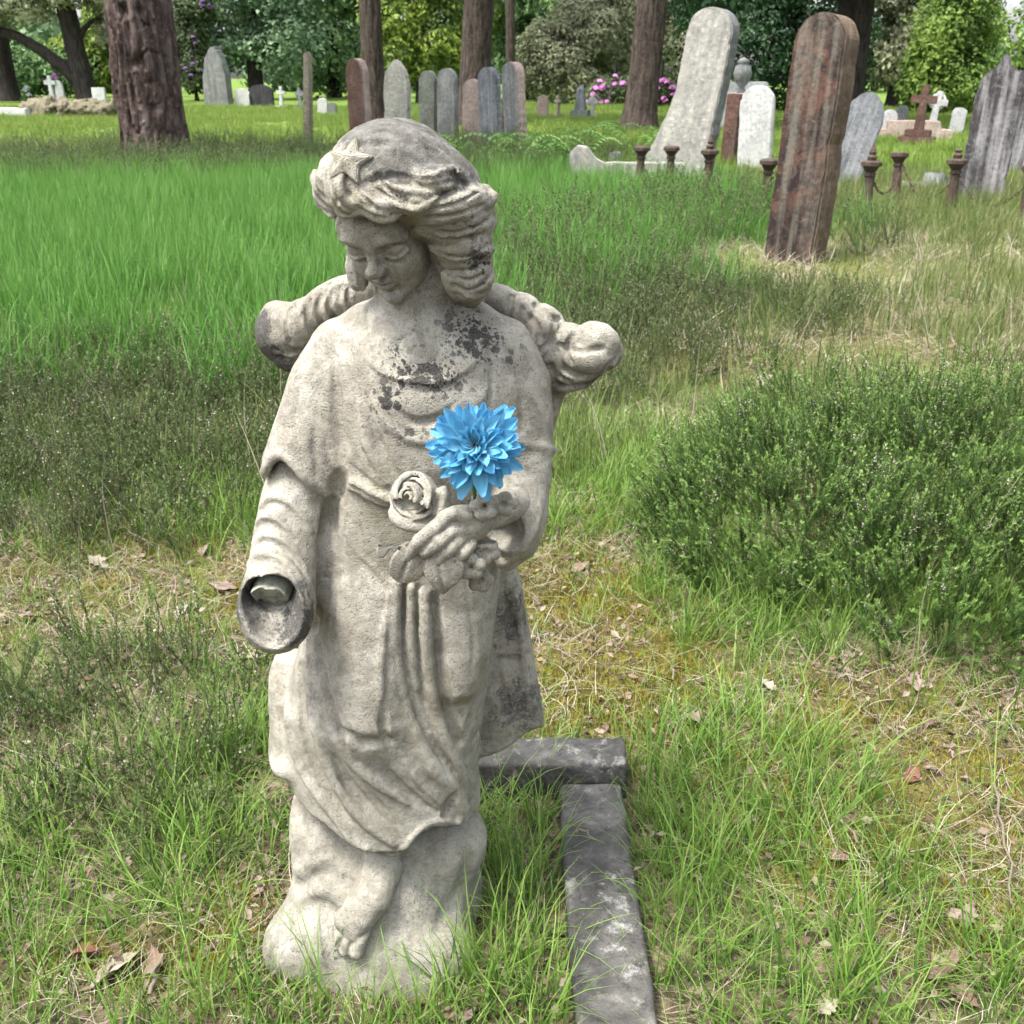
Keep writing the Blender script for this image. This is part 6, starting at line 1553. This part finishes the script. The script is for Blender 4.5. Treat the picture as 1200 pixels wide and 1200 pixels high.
    # flowers on the far graves
    for (px, py, z, mt, lab, n) in ((70, 118, .95, mag, 'pink flowers on the white cross base at the far left', 5), (35, 120, .35, foliage('white_petals', (.5, .5, .5), (.6, .6, .6), (.7, .7, .7)), 'white flowers on a far grave at the left', 5)):
        q = G(px, py); root = empty('grave_flowers', (q[0], q[1] - .4, 0)); tag(root, lab, 'flowers'); cl = crown_cluster(px); cl.materials.append(mt); r = random.Random(px)
        for i in range(n): obj('flower_head', cl, None, root, (r.uniform(-.25, .25), r.uniform(-.15, .15), z + r.uniform(-.25, .25)))
        obj('stems', crown_mesh('stems', [(0, 0, z - .35, .25, .2, .35)], 160, .07, px), midg, root)
    # ferns in front of the row
    fern = foliage('fern_green', (.055, .12, .030), (.10, .20, .045), (.17, .28, .08), .35)
    for i, (px, py, lab) in enumerate(((640, 196, 'bright fern in front of the row\'s right end'), (612, 205, 'fern at the foot of the thin grey headstone'), (672, 205, 'fern near the low scrolled kerb'), (560, 200, 'fern before the short pinkish headstone'), (745, 186, 'fern arching before the tall pale headstone'), (700, 178, 'small fern on the lawn left of the posts'))):
        q = G(px, py); r = np.random.default_rng(i); root = empty('fern', (q[0], q[1], 0)); tag(root, lab, 'fern', 'ferns among the headstones')
        for k in range(7):
            a = r.uniform(0, 6.283); L = r.uniform(.5, .85); V = []; Fq = []; n = 14
            for s in range(n):
                t_ = (s + 1) / n; p = np.array([math.cos(a) * L * t_, math.sin(a) * L * t_, .55 * math.sin(t_ * 2.2) * L * 1.0 + .05]); sd = np.array([-math.sin(a), math.cos(a), 0.0]); wd = .17 * L * math.sin(min(1, t_ * 1.3) * 2.6) + .01
                for sg in (-1, 1):
                    b = len(V); fw = np.array([math.cos(a), math.sin(a), 0]) * .025
                    V += [p, p + sd * sg * wd * .5 + fw, p + sd * sg * wd + fw * .5 - np.array([0, 0, .03]), p + sd * sg * wd * .5 - fw]; Fq.append((b, b + 1, b + 2, b + 3))
            me = mesh_np('frond', V, Fq, False); attr(me, 't', np.zeros(len(V))); attr(me, 'c', np.full(len(V), r.uniform(.2, .8))); obj('frond', me, fern, root)
    # far wood closing the view
    bl = []; r = np.random.default_rng(5)
    for i in range(120):
        x = r.uniform(-62, 62); bl.append((x, 72 + r.uniform(-3, 8), r.uniform(1, 4.6), r.uniform(1.8, 3.2), 2.0, r.uniform(1.2, 2.2)))
    for i in range(150):                              # wood carried on unseen behind the viewer, added to cut horizon light
        a = r.uniform(-.15, math.pi + .15); R_ = r.uniform(27, 40); bl.append((R_ * math.cos(a), 4 - R_ * math.sin(a), r.uniform(1, 9), r.uniform(2.4, 4.0), r.uniform(2.4, 4.0), r.uniform(1.6, 2.8)))
    wood = obj('far_wood', crown_mesh('far_wood', bl, 40000, .50, 71), foliage('far_wood_leaves', (0.027, 0.058, 0.025), (0.069, 0.127, 0.051), (0.146, 0.234, 0.098)))
    tag(wood, 'shaded wood closing the view behind the cemetery, with unseen trees added behind the viewer', 'woodland', kind='stuff')

def crown_cluster(seed):
    r = np.random.default_rng(seed); V = []; n = 26
    for i in range(n):
        d = r.normal(size=3); d[2] = abs(d[2]); d /= np.linalg.norm(d); p = d * .11; u = np.cross(d, r.normal(size=3)); u /= np.linalg.norm(u); v = np.cross(d, u); s = .05
        V += [p - u * s, p - v * s + d * .01, p + u * s, p + v * s + d * .01]
    me = mesh_np('flower_head', V, np.arange(4 * n).reshape(-1, 4), False); attr(me, 't', np.zeros(4 * n)); attr(me, 'c', np.repeat(r.uniform(size=n), 4)); return me
# ================================================================== build it
build_ground()
build_trees()
build_headstones()
build_posts()
build_statue()
build_kerb()
build_flower()
build_bush()
build_litter()
build_cover()
